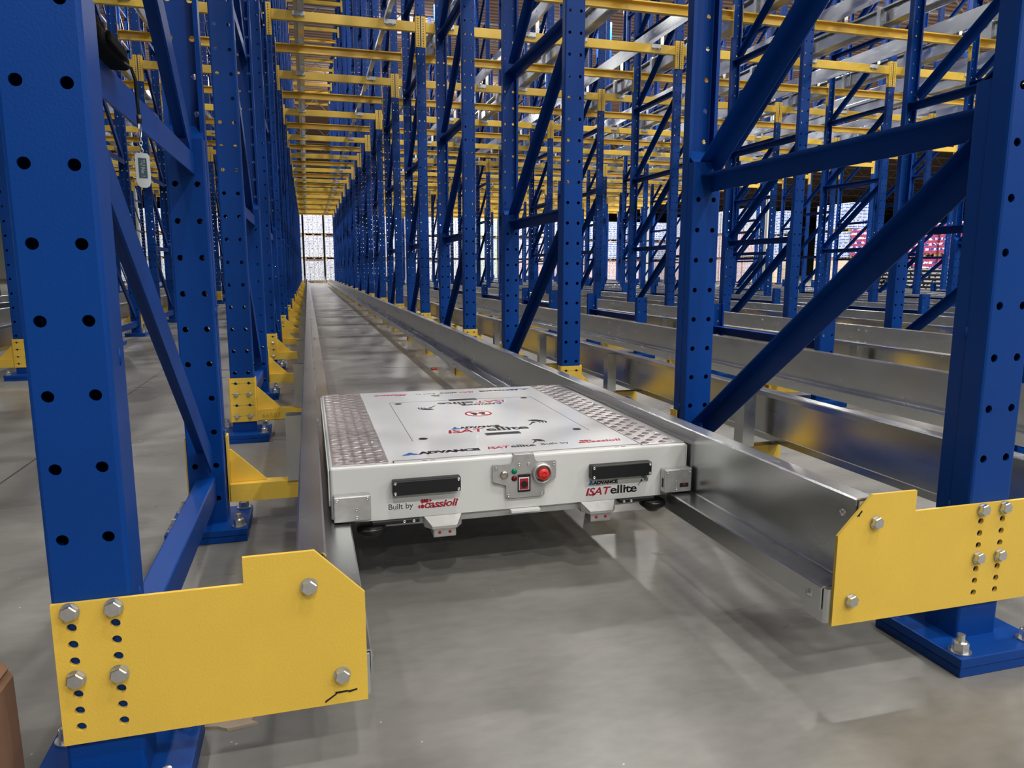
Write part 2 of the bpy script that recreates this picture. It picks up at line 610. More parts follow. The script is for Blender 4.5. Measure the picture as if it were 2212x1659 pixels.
ROWS = [(-16.0, (-2, 5, 13, 22), 3.4), (-8.0, (-1, 5, 13, 22), 2.8), (-2.6, (1.2, 6, 13, 22), 1.7)]
ROWS += [(y, (-4.2, 3.9, 10.4, 17.8, 26), p) for y, p in ((3.2, 2.0), (10, 2.1), (17, 2.4), (24, 2.8), (31, 3.3))]
ROWS += [(40.5, (-12, -5, 2, 9, 17, 25, 33), 5.5)]
ROWS += [(y, (2, 14, 28, 44, 62), 2.0) for y in (58, 76, 96)]
for i, (y, xs, p) in enumerate(ROWS):
    for j, x in enumerate(xs):
        k = (1.8 if x > 17 else 0.55 if x < 0 else 1.0) if 0 < y < 35 else 1.0
        lamp(x, y, LAMP_W * p * k, 'round white high bay lamp, %s row from the front, %s from the left' % (ORD[i], ORD[j]), 'high bay lamps', -10 < y < 45 and x < 15)

# ------------------------------------------------------------------ rack geometry
MOD = 2.4478
P_ = 0.1016
ZH = 0.4222 - 4 * P_ + 0.1016  # lowest hole
HD = 0.0289        # hole offset from the post centre
REAR = 1.150       # front face of the rear reinforcement
DEP = 1.232        # rear face of the frame
HT = 9.6
NF = 15


def hole_rows(z0, z1, fine_to=2.2):
    r = []
    z = ZH
    while z < z1 - 0.03:
        if z > z0 + 0.03:
            r.append((z, 16 if z < fine_to else 8))
        z += P_
    return r


def post_mesh(rear, height=HT, reinf=1.155):
    """rear=False: web in front; the rear post is its mirror image"""
    b = MB()
    s = -1 if rear else 1
    o = DEP if rear else 0.0
    w, c, d, t = 0.052, 0.006, 0.046, 0.0035
    mk = lambda u, v, z: (u, o + s * v, z)
    prof = [(-w + 0.012, d), (-w, d), (-w, c), (-w + c * 0.3, c * 0.3), (-w + c, 0), (w - c, 0), (w - c * 0.3, c * 0.3), (w, c), (w, d), (w - 0.012, d)]
    L = 2 * (w - c)
    b.sheet(prof, t, 0.04, height, mk, holes={4: ([L / 2 - HD, L / 2 + HD], hole_rows(0.04, height), 0.0082)})
    # closed reinforcement on the inner side
    d2 = 0.082
    if reinf:
        pr = [(w - 0.001, d + 0.0012), (w - 0.001, d2 - c), (w - c * 0.3, d2 - c * 0.3), (w - c, d2), (-w + c, d2), (-w + c * 0.3, d2 - c * 0.3), (-w + 0.001, d2 - c), (-w + 0.001, d + 0.0012)]
        b.sheet(pr, t, 0.04, reinf, mk, holes={3: ([L / 2 - HD, L / 2 + HD], hole_rows(0.04, reinf), 0.0082)})
        zt = reinf + 0.045
        e = w - 0.004
        vs = [mk(-e, d2 - 0.001, reinf - 0.004), mk(e, d2 - 0.001, reinf - 0.004), mk(e, d - 0.03, zt), mk(-e, d - 0.03, zt),
              mk(-e, d2 - 0.005, reinf - 0.006), mk(e, d2 - 0.005, reinf - 0.006), mk(e, d - 0.034, zt - 0.004), mk(-e, d - 0.034, zt - 0.004)]
        b.add(vs, [(0, 1, 2, 3), (7, 6, 5, 4), (0, 4, 5, 1), (1, 5, 6, 2), (2, 6, 7, 3), (3, 7, 4, 0)])
        # weld beads along the seam
        for sx in (-1, 1):
            for z in (0.30, 0.66):
                b.tube([mk(sx * (w - 0.0015), d + 0.001, z), mk(sx * w, d + 0.001, z + 0.010), mk(sx * (w - 0.0015), d + 0.001, z + 0.024)], 0.0026, 6)
    return b.mesh('rear_post' if rear else 'front_post', M['blue'])


def brace_mesh(name, p, q, h=0.056, hw=0.024, cap=False):
    """angle section from p to q in the plane of the frame (y,z)"""
    b = MB()
    P, Q = Vector(p), Vector(q)
    d = (Q - P)
    ln = d.length
    d /= ln
    n = Vector((-d.y, d.x))

    def mk(u, v, wv):
        pt = P + d * wv + n * v
        return (u, pt.x, pt.y)
    prof = [(-hw, h / 2), (hw, h / 2), (hw, -h / 2)]
    b.sheet(prof, -0.0045, 0, ln, mk)
    return b.mesh(name, M['blue'])


PM = {'front': post_mesh(False), 'rear': post_mesh(True)}
ZL = [1.086, 2.032, 2.98, 3.93, 4.88, 5.83, 6.78, 7.73, 8.68]
yA, yB = 0.040, DEP - 0.040
BR = {}
for k, z in enumerate(ZL):
    ya, yb = (0.083, REAR - 0.001) if k == 0 else (0.006, DEP - 0.006)
    BR['h%d' % k] = (brace_mesh('horizontal_brace', (ya, z), (yb, z)), (ya, z), (yb, z))
dz = [(0.235, 1.030)] + [(ZL[k] + 0.045, ZL[k + 1] - 0.055) for k in range(len(ZL) - 1)]
for k, (a, c) in enumerate(dz):
    ya, yb = (0.092, REAR - 0.02) if k == 0 else (0.03, DEP - 0.09)
    BR['d%d' % k] = (brace_mesh('diagonal_brace', (ya, c), (yb, a), 0.068, 0.022), (yb, a), (ya, c))
strut = MB().box(-0.026, 0.026, 0.0835, REAR - 0.001, 0.112, 0.184, 0.004).mesh('bottom_strut', M['blue'])


def base_mb():
    b = MB()
    b.box(-0.113, 0.113, -0.113, 0.113, 0.0205, 0.041, 0.002)
    b.box(-0.111, 0.111, -0.111, 0.111, 0.0, 0.0195, 0.002)
    return b.mesh('base_plate', M['blue'])


base_m = base_mb()


def nut_mb():
    b = MB()
    b.cyl((0, 0), 0.021, 0.0415, 0.044, 'z', 24)
    b.cyl((0, 0), 0.0155, 0.044, 0.062, 'z', 6)
    b.cyl((0, 0), 0.013, 0.062, 0.0645, 'z', 20, r2=0.011)
    b.cyl((0, 0), 0.0075, 0.0645, 0.078, 'z', 14)
    return b.mesh('anchor_nut', M['zinc'])


nut_m = nut_mb()


def make_frame(x, n, label, name='rack_frame', nuts=True, grp=None):
    y = n * MOD + (0.008 if n == 0 else 0)
    t = thing(name, label, 'rack frame', (x, y, 0), grp)
    obj('front_post', PM['front'], None, t)
    obj('rear_post', PM['rear'], None, t)
    for k, yy in enumerate((0.043, DEP - 0.041)):
        if seen([(x - .1, y + yy, 0), (x + .1, y + yy, 0)], 80):
            obj('base_plate', base_m, None, t, (0, yy, 0))
            if nuts:
                for sx in (-1, 1):
                    for sy in (-1, 1):
                        obj('anchor_nut', nut_m, None, t, (sx * 0.088, yy + sy * 0.086, 0))
    if seen([(x, y + .1, .15), (x, y + 1.1, .15)]):
        obj('bottom_strut', strut, None, t)
    for key, (me, p, q) in BR.items():
        if seen([(x, y + p[0], p[1]), (x, y + q[0], q[1])], 120):
            obj('horizontal_brace' if key[0] == 'h' else 'diagonal_brace', me, None, t)
    return t


LP = 1.5928
TALL = [(-5.72, 'third tall row left of shuttle'), (-2.53, 'second tall row left of shuttle'), (-0.8204, 'row just left of shuttle'),
        (0.8101, 'row just right of shuttle'), (0.8101 + 2 * LP, 'second tall row right of shuttle'),
        (0.8101 + 4 * LP, 'third tall row right of shuttle'), (0.8101 + 6 * LP, 'fourth tall row right of shuttle'),
        (0.8101 + 8 * LP, 'fifth tall row right of shuttle')]
for x, row in TALL:
    k = 0
    for n in range(NF):
        y = n * MOD
        if not seen([(x, y, 0.05), (x, y, HT), (x, y + DEP, HT), (x, y + DEP, 0.05), (x, y, 1.5)], 10):
            continue
        if n == 0 and abs(x) < 1:
            lab = 'nearest blue rack frame at the %s, bolted to a big yellow end plate' % ('left' if x < 0 else 'right')
        else:
            lab = 'tall blue perforated rack frame, %s from the front, %s' % (ORD[k], row)
        make_frame(x, n, lab, nuts=(n < 5 and abs(x) < 3), grp='tall blue rack frames')
        k += 1

# low frames that carry the rails between the tall rows
ST = 0.55


def stub_posts():
    r = []
    for rear in (False, True):
        b = MB()
        s = -1 if rear else 1
        o = DEP if rear else 0.0
        w, c, d, t = 0.052, 0.006, 0.046, 0.0035
        mk = lambda u, v, z: (u, o + s * v, z)
        prof = [(-w + 0.012, d), (-w, d), (-w, c), (-w + c, 0), (w - c, 0), (w, c), (w, d), (w - 0.012, d)]
        L = 2 * (w - c)
        b.sheet(prof, t, 0.04, ST, mk, holes={3: ([L / 2 - HD, L / 2 + HD], [(0.15, 12), (0.32, 12), (0.42, 12), (0.515, 12)], 0.0082)})
        r.append(b.mesh('short_post', M['blue']))
    return r


SP = stub_posts()
sbar = brace_mesh('tie_bar', (0.006, 0.355), (DEP - 0.006, 0.355), 0.06, 0.026)
for x, row in ((0.8101 + LP, 'first low row right of shuttle'), (0.8101 + 3 * LP, 'second low row right of shuttle'),
               (0.8101 + 5 * LP, 'third low row right of shuttle'), (0.8101 + 7 * LP, 'fourth low row right of shuttle'),
               (-4.13, 'low row left of shuttle')):
    k = 0
    for n in range(NF):
        y = n * MOD
        if not seen([(x, y, 0.05), (x, y, ST), (x, y + DEP, ST), (x, y + DEP, 0.05)], 5):
            continue
        t = thing('low_rack_frame', 'short blue rail support frame, %s from the front, %s' % (ORD[k], row), 'rack frame', (x, y, 0), 'short blue frames between the tall rows')
        obj('short_post', SP[0], None, t)
        obj('short_post', SP[1], None, t)
        obj('tie_bar', sbar, None, t)
        for yy in (0.043, DEP - 0.041):
            obj('base_plate', base_m, None, t, (0, yy, 0))
        k += 1

# ------------------------------------------------------------------ guide rails
RP = [(0.425, 0.1465), (0.425, 0.192), (0.428, 0.195), (0.487, 0.195), (0.490, 0.198), (0.490, 0.3615), (0.4935, 0.365), (0.5325, 0.365), (0.536, 0.3615), (0.536, 0.3445)]


def rail_section(y0, y1, side):
    b = MB()
    b.sheet([(side * p[0], p[1]) for p in RP], 0.003 * (-side), y0, y1, lambda u, v, wv: (u, wv, v))
    return b.mesh('rail_section', M['galv'])


def rail_bolts(ys, side, n=4):
    b = MB()
    for y in ys:
        for x, z in ((0.490, 0.326), (0.490, 0.232), (0.425, 0.168)):
            xx = side * x
            b.add([], [])
            m = MB().lathe((0, 0, 0), [(0.0, 0.0045), (0.004, 0.004), (0.0075, 0.002), (0.0085, 0.0)], 'z', 12)
            vs = [(xx - side * (p[2] + (0 if x < 0.45 else 0)), y + p[0], z + p[1]) for p in m.v]
            b.add(vs, m.f, True)
    return b.mesh('rail_bolt', M['zinc'])


JO = [3.62, 8.52, 13.41, 18.31, 23.2, 28.1]
Y_END = 14 * MOD + DEP + 0.1
CUT = [0.012] + JO + [Y_END]
SECM = {}
for sd in (-1, 1):
    base = {}
    for a, c in zip(CUT, CUT[1:]):
        ln = round(c - a - 0.003, 3)
        if ln not in base:
            base[ln] = rail_section(0, ln, sd)
        SECM[(sd, round(a, 3))] = base[ln]
BOLTM = {sd: rail_bolts([0], sd) for sd in (-1, 1)}
# upright splice channel behind the web, standing on the bracket arm
CHM = {}
for sd in (-1, 1):
    b = MB()
    mk = lambda u, v, z, sd=sd: (sd * u, v, z)
    b.sheet([(0.540, 0.008), (0.540, -0.0), (0.582, -0.0), (0.582, 0.052), (0.540, 0.052), (0.540, 0.044)], 0.003 * sd, 0.1465, 0.352, mk)
    CHM[sd] = b.mesh('support_channel', M['galv'])
ARMY = []
for n in range(NF):
    ARMY.append((n * MOD + 0.004, True))
    ARMY.append((n * MOD + DEP - 0.042, False))


def rail(cx, side, zoff, label, grp, chans=True, bolts=True, floor=True):
    t = thing('guide_rail' if floor else 'upper_guide_rail', label, 'guide rail', (cx, 0, zoff), grp)
    for a, c in zip(CUT, CUT[1:]):
        obj('rail_section', SECM[(side, round(a, 3))], None, t, (0, a, 0))
    if chans:
        for y, front in ARMY:
            if y > 0.5:
                obj('support_channel', CHM[side], None, t, (0, y, 0))
    if bolts:
        for y in [0.045] + [yy + 0.03 for yy, _ in ARMY if 1 < yy < 20] + [j + s_ for j in JO[:4] for s_ in (-0.04, 0.04)]:
            obj('rail_bolt', BOLTM[side], None, t, (0, y, 0))
    return t


lanes = [(0, -0.005, 'the shuttle lane')]
for k in range(1, 9):
    lanes.append((k, 0.8101 + LP * (k - 0.5), 'the %s lane right of the shuttle lane' % ORD[k - 1]))
lanes += [(-2, -3.33, 'the first railed lane left of the shuttle'), (-3, -4.925, 'the second railed lane left of the shuttle')]
for k, cx, nm in lanes:
    for side, sn in ((-1, 'left'), (1, 'right')):
        rail(cx, side, 0, 'long galvanised steel guide rail, %s side of %s' % (sn, nm), 'galvanised guide rails near the floor', chans=(abs(k) < 3), bolts=(k in (0, 1, 2)))
UP = 3.3555
ulanes = lanes[:8] + [(-1, -1.675, 'the aisle just left of the shuttle lane')] + lanes[-2:]
for k, cx, nm in ulanes:
    for side, sn in ((-1, 'left'), (1, 'right')):
        rail(cx, side, UP, 'upper galvanised guide rail, %s side above %s' % (sn, nm.replace(' of the shuttle lane', '').replace('the first railed lane left of the shuttle', 'first railed lane left').replace('the second railed lane left of the shuttle', 'second railed lane left')), 'galvanised guide rails on the overhead beams', chans=(0 < k < 6), bolts=False, floor=False)
# end inserts of the lane rails: folded galvanised cleat behind the big yellow plates
# ------------------------------------------------------------------ big yellow end plates at the lane mouth


def plate_poly(sd, outer):
    # (x, z) going round, mirrored for the left plate
    p = [(outer, 0.332), (0.616, 0.332), (0.616, 0.374), (0.513, 0.374), (0.4395, 0.298), (0.4395, 0.1165), (outer, 0.1165)]
    return [(sd * a, z) for a, z in p]


def holed_plate(poly, holes, y0, y1, r, n=20):
    """flat plate with round through holes; outline minus discs through a triangle fill"""
    bm = bmesh.new()
    edges = []

    def loop(pts):
        vs = [bm.verts.new((p[0], 0, p[1])) for p in pts]
        for a, b_ in zip(vs, vs[1:] + vs[:1]):
            edges.append(bm.edges.new((a, b_)))
    loop(poly)
    for hx, hz in holes:
        loop([(hx + r * math.cos(2 * PI * k / n), hz + r * math.sin(2 * PI * k / n)) for k in range(n)])
    res = bmesh.ops.triangle_fill(bm, use_beauty=True, use_dissolve=False, edges=edges)
    for f in list(bm.faces):
        c = f.calc_center_median()
        if any((c.x - hx) ** 2 + (c.z - hz) ** 2 < (r * 0.95) ** 2 for hx, hz in holes):
            bm.faces.remove(f)
    g = bmesh.ops.extrude_face_region(bm, geom=bm.faces[:])
    back = {e for e in g['geom'] if isinstance(e, bmesh.types.BMVert)}
    for v in bm.verts:
        v.co.y = y1 if v in back else y0
    m = MB()
    m.bm(bm)
    return m


bolt_m = MB().bolt_y(0, 0, 0, 0.0112, 0.0105).mesh('hex_bolt', M['zinc'])
sbolt_m = MB().bolt_y(0, 0, 0, 0.0095, 0.009).mesh('hex_bolt', M['zinc'])
for sd, xc, nm in ((-1, -0.8186, 'left'), (1, 0.8101, 'right')):
    outer = 0.8705 if sd < 0 else 0.93
    t = thing('end_plate', 'big yellow steel end plate closing the %s rail, bolted to the nearest %s post' % (nm, nm), 'end plate', (0, 0, 0), 'big yellow end plates')
    xs = (xc - HD + 0.001, xc + HD - 0.001)
    z0 = 0.3205
    hs = [(x_, z0 - 0.0254 * k) for x_ in xs for k in range(8) if k not in (0, 4)]
    obj('plate', holed_plate(plate_poly(sd, outer), hs, 0.0, 0.0065, 0.0068), 'yellow', t)
    for x_ in xs:
        for zz in (z0, z0 - P_):
            obj('hex_bolt', bolt_m, None, t, (x_, -0.0003, zz))
    obj('hex_bolt', bolt_m, None, t, (sd * 0.5225, -0.0003, 0.319))
    obj('hex_bolt', bolt_m, None, t, (sd * 0.4785, -0.0003, 0.166))
    if sd < 0:
        c = MB()
        for k, (a, e, dx, dzz) in enumerate(((0, 0, 0.018, 0.012), (0.016, 0.013, 0.020, 0.001), (0.036, 0.012, 0.014, 0.003))):
            c.prism([(-0.506 + a, 0.121 + e), (-0.506 + a + dx, 0.121 + e + dzz), (-0.506 + a + dx, 0.1235 + e + dzz), (-0.506 + a, 0.1245 + e)], -0.0006, 0.0002, 'y')
        tag(obj('paint_chip', c, 'dark', t), 'dark chipped paint near the lower corner')
    else:
        c = MB().prism([(0.4780, 0.3335), (0.4890, 0.3455), (0.4905, 0.3420), (0.4860, 0.3380), (0.4850, 0.3340)], -0.0006, 0.0002, 'y')
        tag(obj('paint_chip', c, 'dark', t), 'dark chip in the paint of the slanting edge')
    # cleat folded inside the rail end, seen past the plate edge
    b = MB()
    mk = lambda u, v, z, sd=sd: (sd * u, v, z)
    b.sheet([(0.4325, 0.062), (0.4325, 0.010), (0.4355, 0.0075), (0.486, 0.0075), (0.486, 0.045)], -0.003, 0.122, 0.1905, mk)
    obj('end_cleat', b, 'galv', t, (-0.005, 0, 0))
    b = MB()
    b.sheet([(0.4975, 0.045), (0.4975, 0.010), (0.529, 0.010)], -0.003, 0.20, 0.36, mk)
    obj('end_cleat', b, 'galv', t, (-0.005, 0, 0))

# ------------------------------------------------------------------ yellow rail brackets on the posts


def bracket_meshes(front):
    """local origin: post centre line, y of the post face the wrap plate sits on"""
    s = 1 if front else -1       # direction towards the post
    wr = MB()
    mk = lambda u, v, z: (u, s * v, z)
    w = 0.0605
    hz = [0.117 + P_ / 2 * k for k in range(4)]
    prof = [(-w, 0.040), (-w, -0.002), (-w + 0.006, -0.0075), (w - 0.006, -0.0075), (w, -0.002), (w, 0.040)]
    L = 2 * (w - 0.006)
    wr.sheet(prof, 0.0055, 0.090, 0.297, mk, holes={2: ([L / 2 - HD, L / 2 + HD], [(0.117, 14), (0.168, 14), (0.2205, 14), (0.272, 14)], 0.0068)})
    wm = wr.mesh('wrap_plate', M['yellow'])
    out = {}
    for sd in (-1, 1):
        a = MB()
        y0, y1 = (-0.004, 0.046) if front else (-0.046, 0.004)
        xa, xb = (0.061, 0.385) if True else 0
        mk2 = lambda u, v, z, sd=sd: (sd * u, v, z)
        # square hollow arm
        x0_, x1_ = 0.061, 0.381
        prof = [(y0, 0.0905), (y1, 0.0905), (y1, 0.1455), (y0, 0.1455), (y0, 0.0905)]
        a.sheet(prof, 0.004, x0_, x1_, lambda u, v, wv, sd=sd: (sd * wv, u, v))
        out[('arm', sd)] = a.mesh('arm', M['yellow'])
        g = MB()
        yg = (y0 + y1) / 2 + (-0.006 if front else 0.006)
        g.prism([(sd * 0.0612, 0.146), (sd * 0.168, 0.146), (sd * 0.164, 0.151), (sd * 0.066, 0.250), (sd * 0.0612, 0.250)], yg - 0.003, yg + 0.003, 'y')
        out[('gusset', sd)] = g.mesh('gusset', M['yellow'])
    return wm, out


BK = {True: bracket_meshes(True), False: bracket_meshes(False)}


def text_mesh(s, width, height, thick=0.0004, offset=0.0, shear=0.0, align=None):
    cu = bpy.data.curves.new('t', 'FONT')
    cu.body = s
    cu.offset = offset
    cu.shear = shear
    cu.extrude = 0.02
    cu.resolution_u = 3
    o = bpy.data.objects.new('t', cu)
    C.objects.link(o)
    dg = bpy.context.evaluated_depsgraph_get()
    me = bpy.data.meshes.new_from_object(o.evaluated_get(dg))
    bpy.data.objects.remove(o)
    bpy.data.curves.remove(cu)
    xs = [v.co.x for v in me.vertices]
    ys = [v.co.y for v in me.vertices]
    x0, x1, y0, y1 = min(xs), max(xs), min(ys), max(ys)
    for v in me.vertices:
        v.co = Vector(((v.co.x - x0) / (x1 - x0) * width, (v.co.y - y0) / (y1 - y0) * height, (v.co.z / 0.02) * thick / 2))
    me.update()
    return me


def place_text(name, me, material, parent, origin, xdir, ydir):
    """text lying in the plane of xdir, ydir"""
    xd, yd = Vector(xdir).normalized(), Vector(ydir).normalized()
    zd = xd.cross(yd)
    m = Matrix((xd, yd, zd)).transposed().to_4x4()
    m.translation = Vector(origin)
    me.transform(m)
    if me.materials:
        me.materials.clear()
    me.materials.append(M[material])
    o = bpy.data.objects.new(name, me)
    C.objects.link(o)
    o.parent = parent
    return o


def bracket(xp, n, front, arms, label, grp, near):
    y = n * MOD if front else n * MOD + DEP
    y += 0.008 if n == 0 else 0
    t = thing('rail_bracket', label, 'bracket', (xp, y, 0), grp)
    wm, parts = BK[front]
    obj('wrap_plate', wm, None, t)
    for sd in arms:
        obj('arm', parts[('arm', sd)], None, t)
        obj('gusset', parts[('gusset', sd)], None, t)
    if near and front:
        for sx in (-HD, HD):
            for z in (0.117, 0.2205):
                obj('hex_bolt', sbolt_m, None, t, (sx, -0.0077, z))
    return t


for xp, row, arms in ((-0.8204, 'row just left of shuttle', (1,)), (0.8101, 'row just right of shuttle', (-1, 1)), (0.8101 + LP, 'first low row right of shuttle', (-1, 1)),
                      (0.8101 + 2 * LP, 'second tall row right of shuttle', (-1, 1)), (-2.53, 'second tall row left of shuttle', (-1,))):
    k = 0
    for n in range(NF):
        for front in (True, False):
            if n == 0 and front and abs(xp) < 1:
                continue
            y = n * MOD + (0 if front else DEP)
            if not seen([(xp - 0.3, y, 0.2), (xp + 0.3, y, 0.2)], 5):
                continue
            b_ = bracket(xp, n, front, arms, 'yellow rail bracket with triangular gusset, %s from the front, %s' % (ORD[k], row), 'yellow rail brackets', n < 5 and abs(xp) < 1)
            if xp == -0.8204 and n == 1 and front:
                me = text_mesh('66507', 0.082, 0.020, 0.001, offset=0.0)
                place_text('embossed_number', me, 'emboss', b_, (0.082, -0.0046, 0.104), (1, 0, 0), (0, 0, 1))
            k += 1

# ------------------------------------------------------------------ yellow cross beams and their saddles
BZ0, BZ1 = 3.398, 3.500


def beam_mesh(span, front, zoff=0.0):
    """span: distance between post centres; local origin at the left post centre, y of the post face"""
    b = MB()
    a, c = 0.0575, span - 0.0575
    if front:
        b.box(a, c, 0.000, 0.050, BZ0, BZ1, 0.004)
    else:
        # open channel, web at the back, flanges towards the front
        b.sheet([(-0.052, BZ1 - 0.012), (-0.052, BZ1), (-0.002, BZ1), (-0.002, BZ0), (-0.052, BZ0), (-0.052, BZ0 + 0.010)], -0.004, a, c, lambda u, v, wv: (wv, u, v))
    m = b.mesh('beam_tube', M['yellow'])
    e = []
    for sx, xx in ((1, 0.0), (-1, span)):
        p = MB()
        s = 1 if front else -1
        mk = lambda u, v, z: (xx + sx * u, s * v, z)
        hol = [(3.236 + 0.016 + 0.0254 * k * 1.0, 8) for k in range(12)]
        p.sheet([(0.006, -0.006), (0.050, -0.006), (0.0572, -0.0015), (0.0572, 0.048)], 0.004, 3.236, 3.560, mk, holes={0: ([HD - 0.006], hol, 0.0062)})
        e.append(p.mesh('end_connector', M['yellow']))
    return m, e


SPANS = [(-0.8204, 0.8101, 'over the shuttle lane', (0,)), (0.8101, 0.8101 + 2 * LP, 'in the first double bay right', (1, 2)),
         (0.8101 + 2 * LP, 0.8101 + 4 * LP, 'in the second double bay right', (3, 4)), (0.8101 + 4 * LP, 0.8101 + 6 * LP, 'in the third double bay right', (5, 6)),
         (0.8101 + 6 * LP, 0.8101 + 8 * LP, 'in the fourth double bay right', (7,)), (-2.53, -0.8204, 'over the aisle left of the shuttle lane', (-1,)),
         (-5.72, -2.53, 'in the double bay far left', (-2, -3))]
BM_ = {}
sad = {}
for sd in (-1, 1):
    b = MB()
    b.box(-0.062 + 0.48 * sd, 0.062 + 0.48 * sd, -0.0045, -0.0005, 3.444, 3.5012)
    b.box(-0.062 + 0.48 * sd, 0.062 + 0.48 * sd, -0.020, -0.0045, 3.452, 3.456)
    b.cyl((-0.03 + 0.48 * sd, 3.447), 0.006, -0.018, -0.012, 'y', 8)
    b.cyl((0.03 + 0.48 * sd, 3.447), 0.006, -0.018, -0.012, 'y', 8)
    sad[sd] = b.mesh('saddle', M['galv2'])
LX = {k: cx for k, cx, _ in lanes}
LX[-1] = -1.675
for xa, xb, where, ln in SPANS:
    k = 0
    key = round(xb - xa, 3)
    for n in range(0, NF):
        for front in (True, False):
            y = n * MOD + (0 if front else DEP)
            if not seen([(xa, y, 3.45), (xb, y, 3.45)], 2):
                continue
            if (key, front) not in BM_:
                BM_[(key, front)] = beam_mesh(xb - xa, front)
            m, e = BM_[(key, front)]
            t = thing('cross_beam', 'yellow cross beam %s, %s from the front' % (where, ORD[k]), 'beam', (xa, y, 0), 'yellow beams carrying the upper rails')
            obj('beam_tube', m, None, t)
            for em in e:
                obj('end_connector', em, None, t)
            if front:
                for l_ in ln:
                    for sd in (-1, 1):
                        obj('saddle', sad[sd], None, t, (LX[l_] - xa, 0, 0))
            k += 1
# the second beam level high over the lane
k = 0
for n in range(6, NF):
    for front in (True, False):
        m, e = BM_[(round(0.8101 + 0.8204, 3), front)]
        t = thing('cross_beam', 'high yellow beam near the roof over the shuttle lane, %s visible from the front' % ORD[k], 'beam', (-0.8204, n * MOD + (0 if front else DEP), 5.05), 'high yellow beams near the roof')
        obj('beam_tube', m, None, t)
        for em in e:
            obj('end_connector', em, None, t)
        k += 1

# ------------------------------------------------------------------ the shuttle
sh = thing('pallet_shuttle', 'white pallet shuttle with red stop button, standing between the guide rails', 'pallet shuttle', (0.0, 0, 0))
SX, SY0, SY1, SZ0, SZ1 = 0.4745, 0.632, 1.674, 0.1885, 0.3285
b = MB()
bm = bmesh.new()
sec = [(-SX, 0.2005), (-0.418, 0.2005), (-0.418, SZ0), (0.418, SZ0), (0.418, 0.2005), (SX, 0.2005), (SX, SZ1), (-SX, SZ1)]
fv = [bm.verts.new((x, SY0, z)) for x, z in sec]
rv = [bm.verts.new((x, SY1, z)) for x, z in sec]
bm.faces.new(fv)
bm.faces.new(rv[::-1])
for i in range(8):
    bm.faces.new((fv[i], rv[i], rv[(i + 1) % 8], fv[(i + 1) % 8]))
big = [e for e in bm.edges if all(v.co.z > 0.3 for v in e.verts) or (abs(e.verts[0].co.x - e.verts[1].co.x) < 1e-6 and abs(e.verts[0].co.x) > 0.45 and e.verts[0].co.y == e.verts[1].co.y)]
bmesh.ops.bevel(bm, geom=big, offset=0.007, segments=3, profile=0.5, affect='EDGES')
b.bm(bm)
obj('body', b, 'white', sh)
b = MB().box(-0.352, 0.392, SY0 + 0.022, SY1 - 0.022, 0.1625, 0.1883, 0.002)
obj('lower_skirt', b, 'white', sh)
b = MB().box(-SX - 0.0042, -SX - 0.0005, SY0 + 0.006, SY1 - 0.006, 0.232, SZ1 - 0.006, 0.0015)
b.box(SX + 0.0005, SX + 0.0042, SY0 + 0.006, SY1 - 0.006, 0.232, SZ1 - 0.006, 0.0015)
obj('side_cover', b, 'white', sh)
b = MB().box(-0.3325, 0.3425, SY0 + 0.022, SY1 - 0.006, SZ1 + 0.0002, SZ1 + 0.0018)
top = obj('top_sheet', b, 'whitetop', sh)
ZT = SZ1 + 0.0018
for x0, x1 in ((-0.4665, -0.3345), (0.3445, 0.4705)):
    b = MB().box(x0, x1, SY0 + 0.008, SY1 - 0.006, SZ1 + 0.0002, SZ1 + 0.0026, 0.0008)
    zt = SZ1 + 0.0026
    step = 0.0262
    # five-bar pattern: square cells, bars turned 45 degrees one way then the other
    for i in range(int((x1 - x0) / step)):
        for j in range(int((SY1 - SY0 - 0.02) / step)):
            cx_, cy_ = x0 + 0.0145 + i * step, SY0 + 0.024 + j * step
            a_ = PI / 4 if (i + j) % 2 else -PI / 4
            dx, dy = math.cos(a_), math.sin(a_)
            for q in range(-2, 3):
                ox, oy = cx_ - dy * q * 0.0050, cy_ + dx * q * 0.0050
                h_, w_ = 0.0125, 0.0016
                h_ -= 0.0016 * abs(q)
                p4 = [(ox - dx * h_, oy - dy * h_), (ox - dy * w_, oy + dx * w_), (ox + dx * h_, oy + dy * h_), (ox + dy * w_, oy - dx * w_)]
                b.add([(p[0], p[1], zt) for p in p4] + [(ox - dx * h_ * 0.6, oy - dy * h_ * 0.6, zt + 0.0012), (ox + dx * h_ * 0.6, oy + dy * h_ * 0.6, zt + 0.0012)],
                      [(0, 3, 5, 4), (0, 4, 5, 1), (3, 2, 5), (1, 5, 2)])
    tag(obj('tread_plate', b, 'tread', sh), 'aluminium tread plate strip')
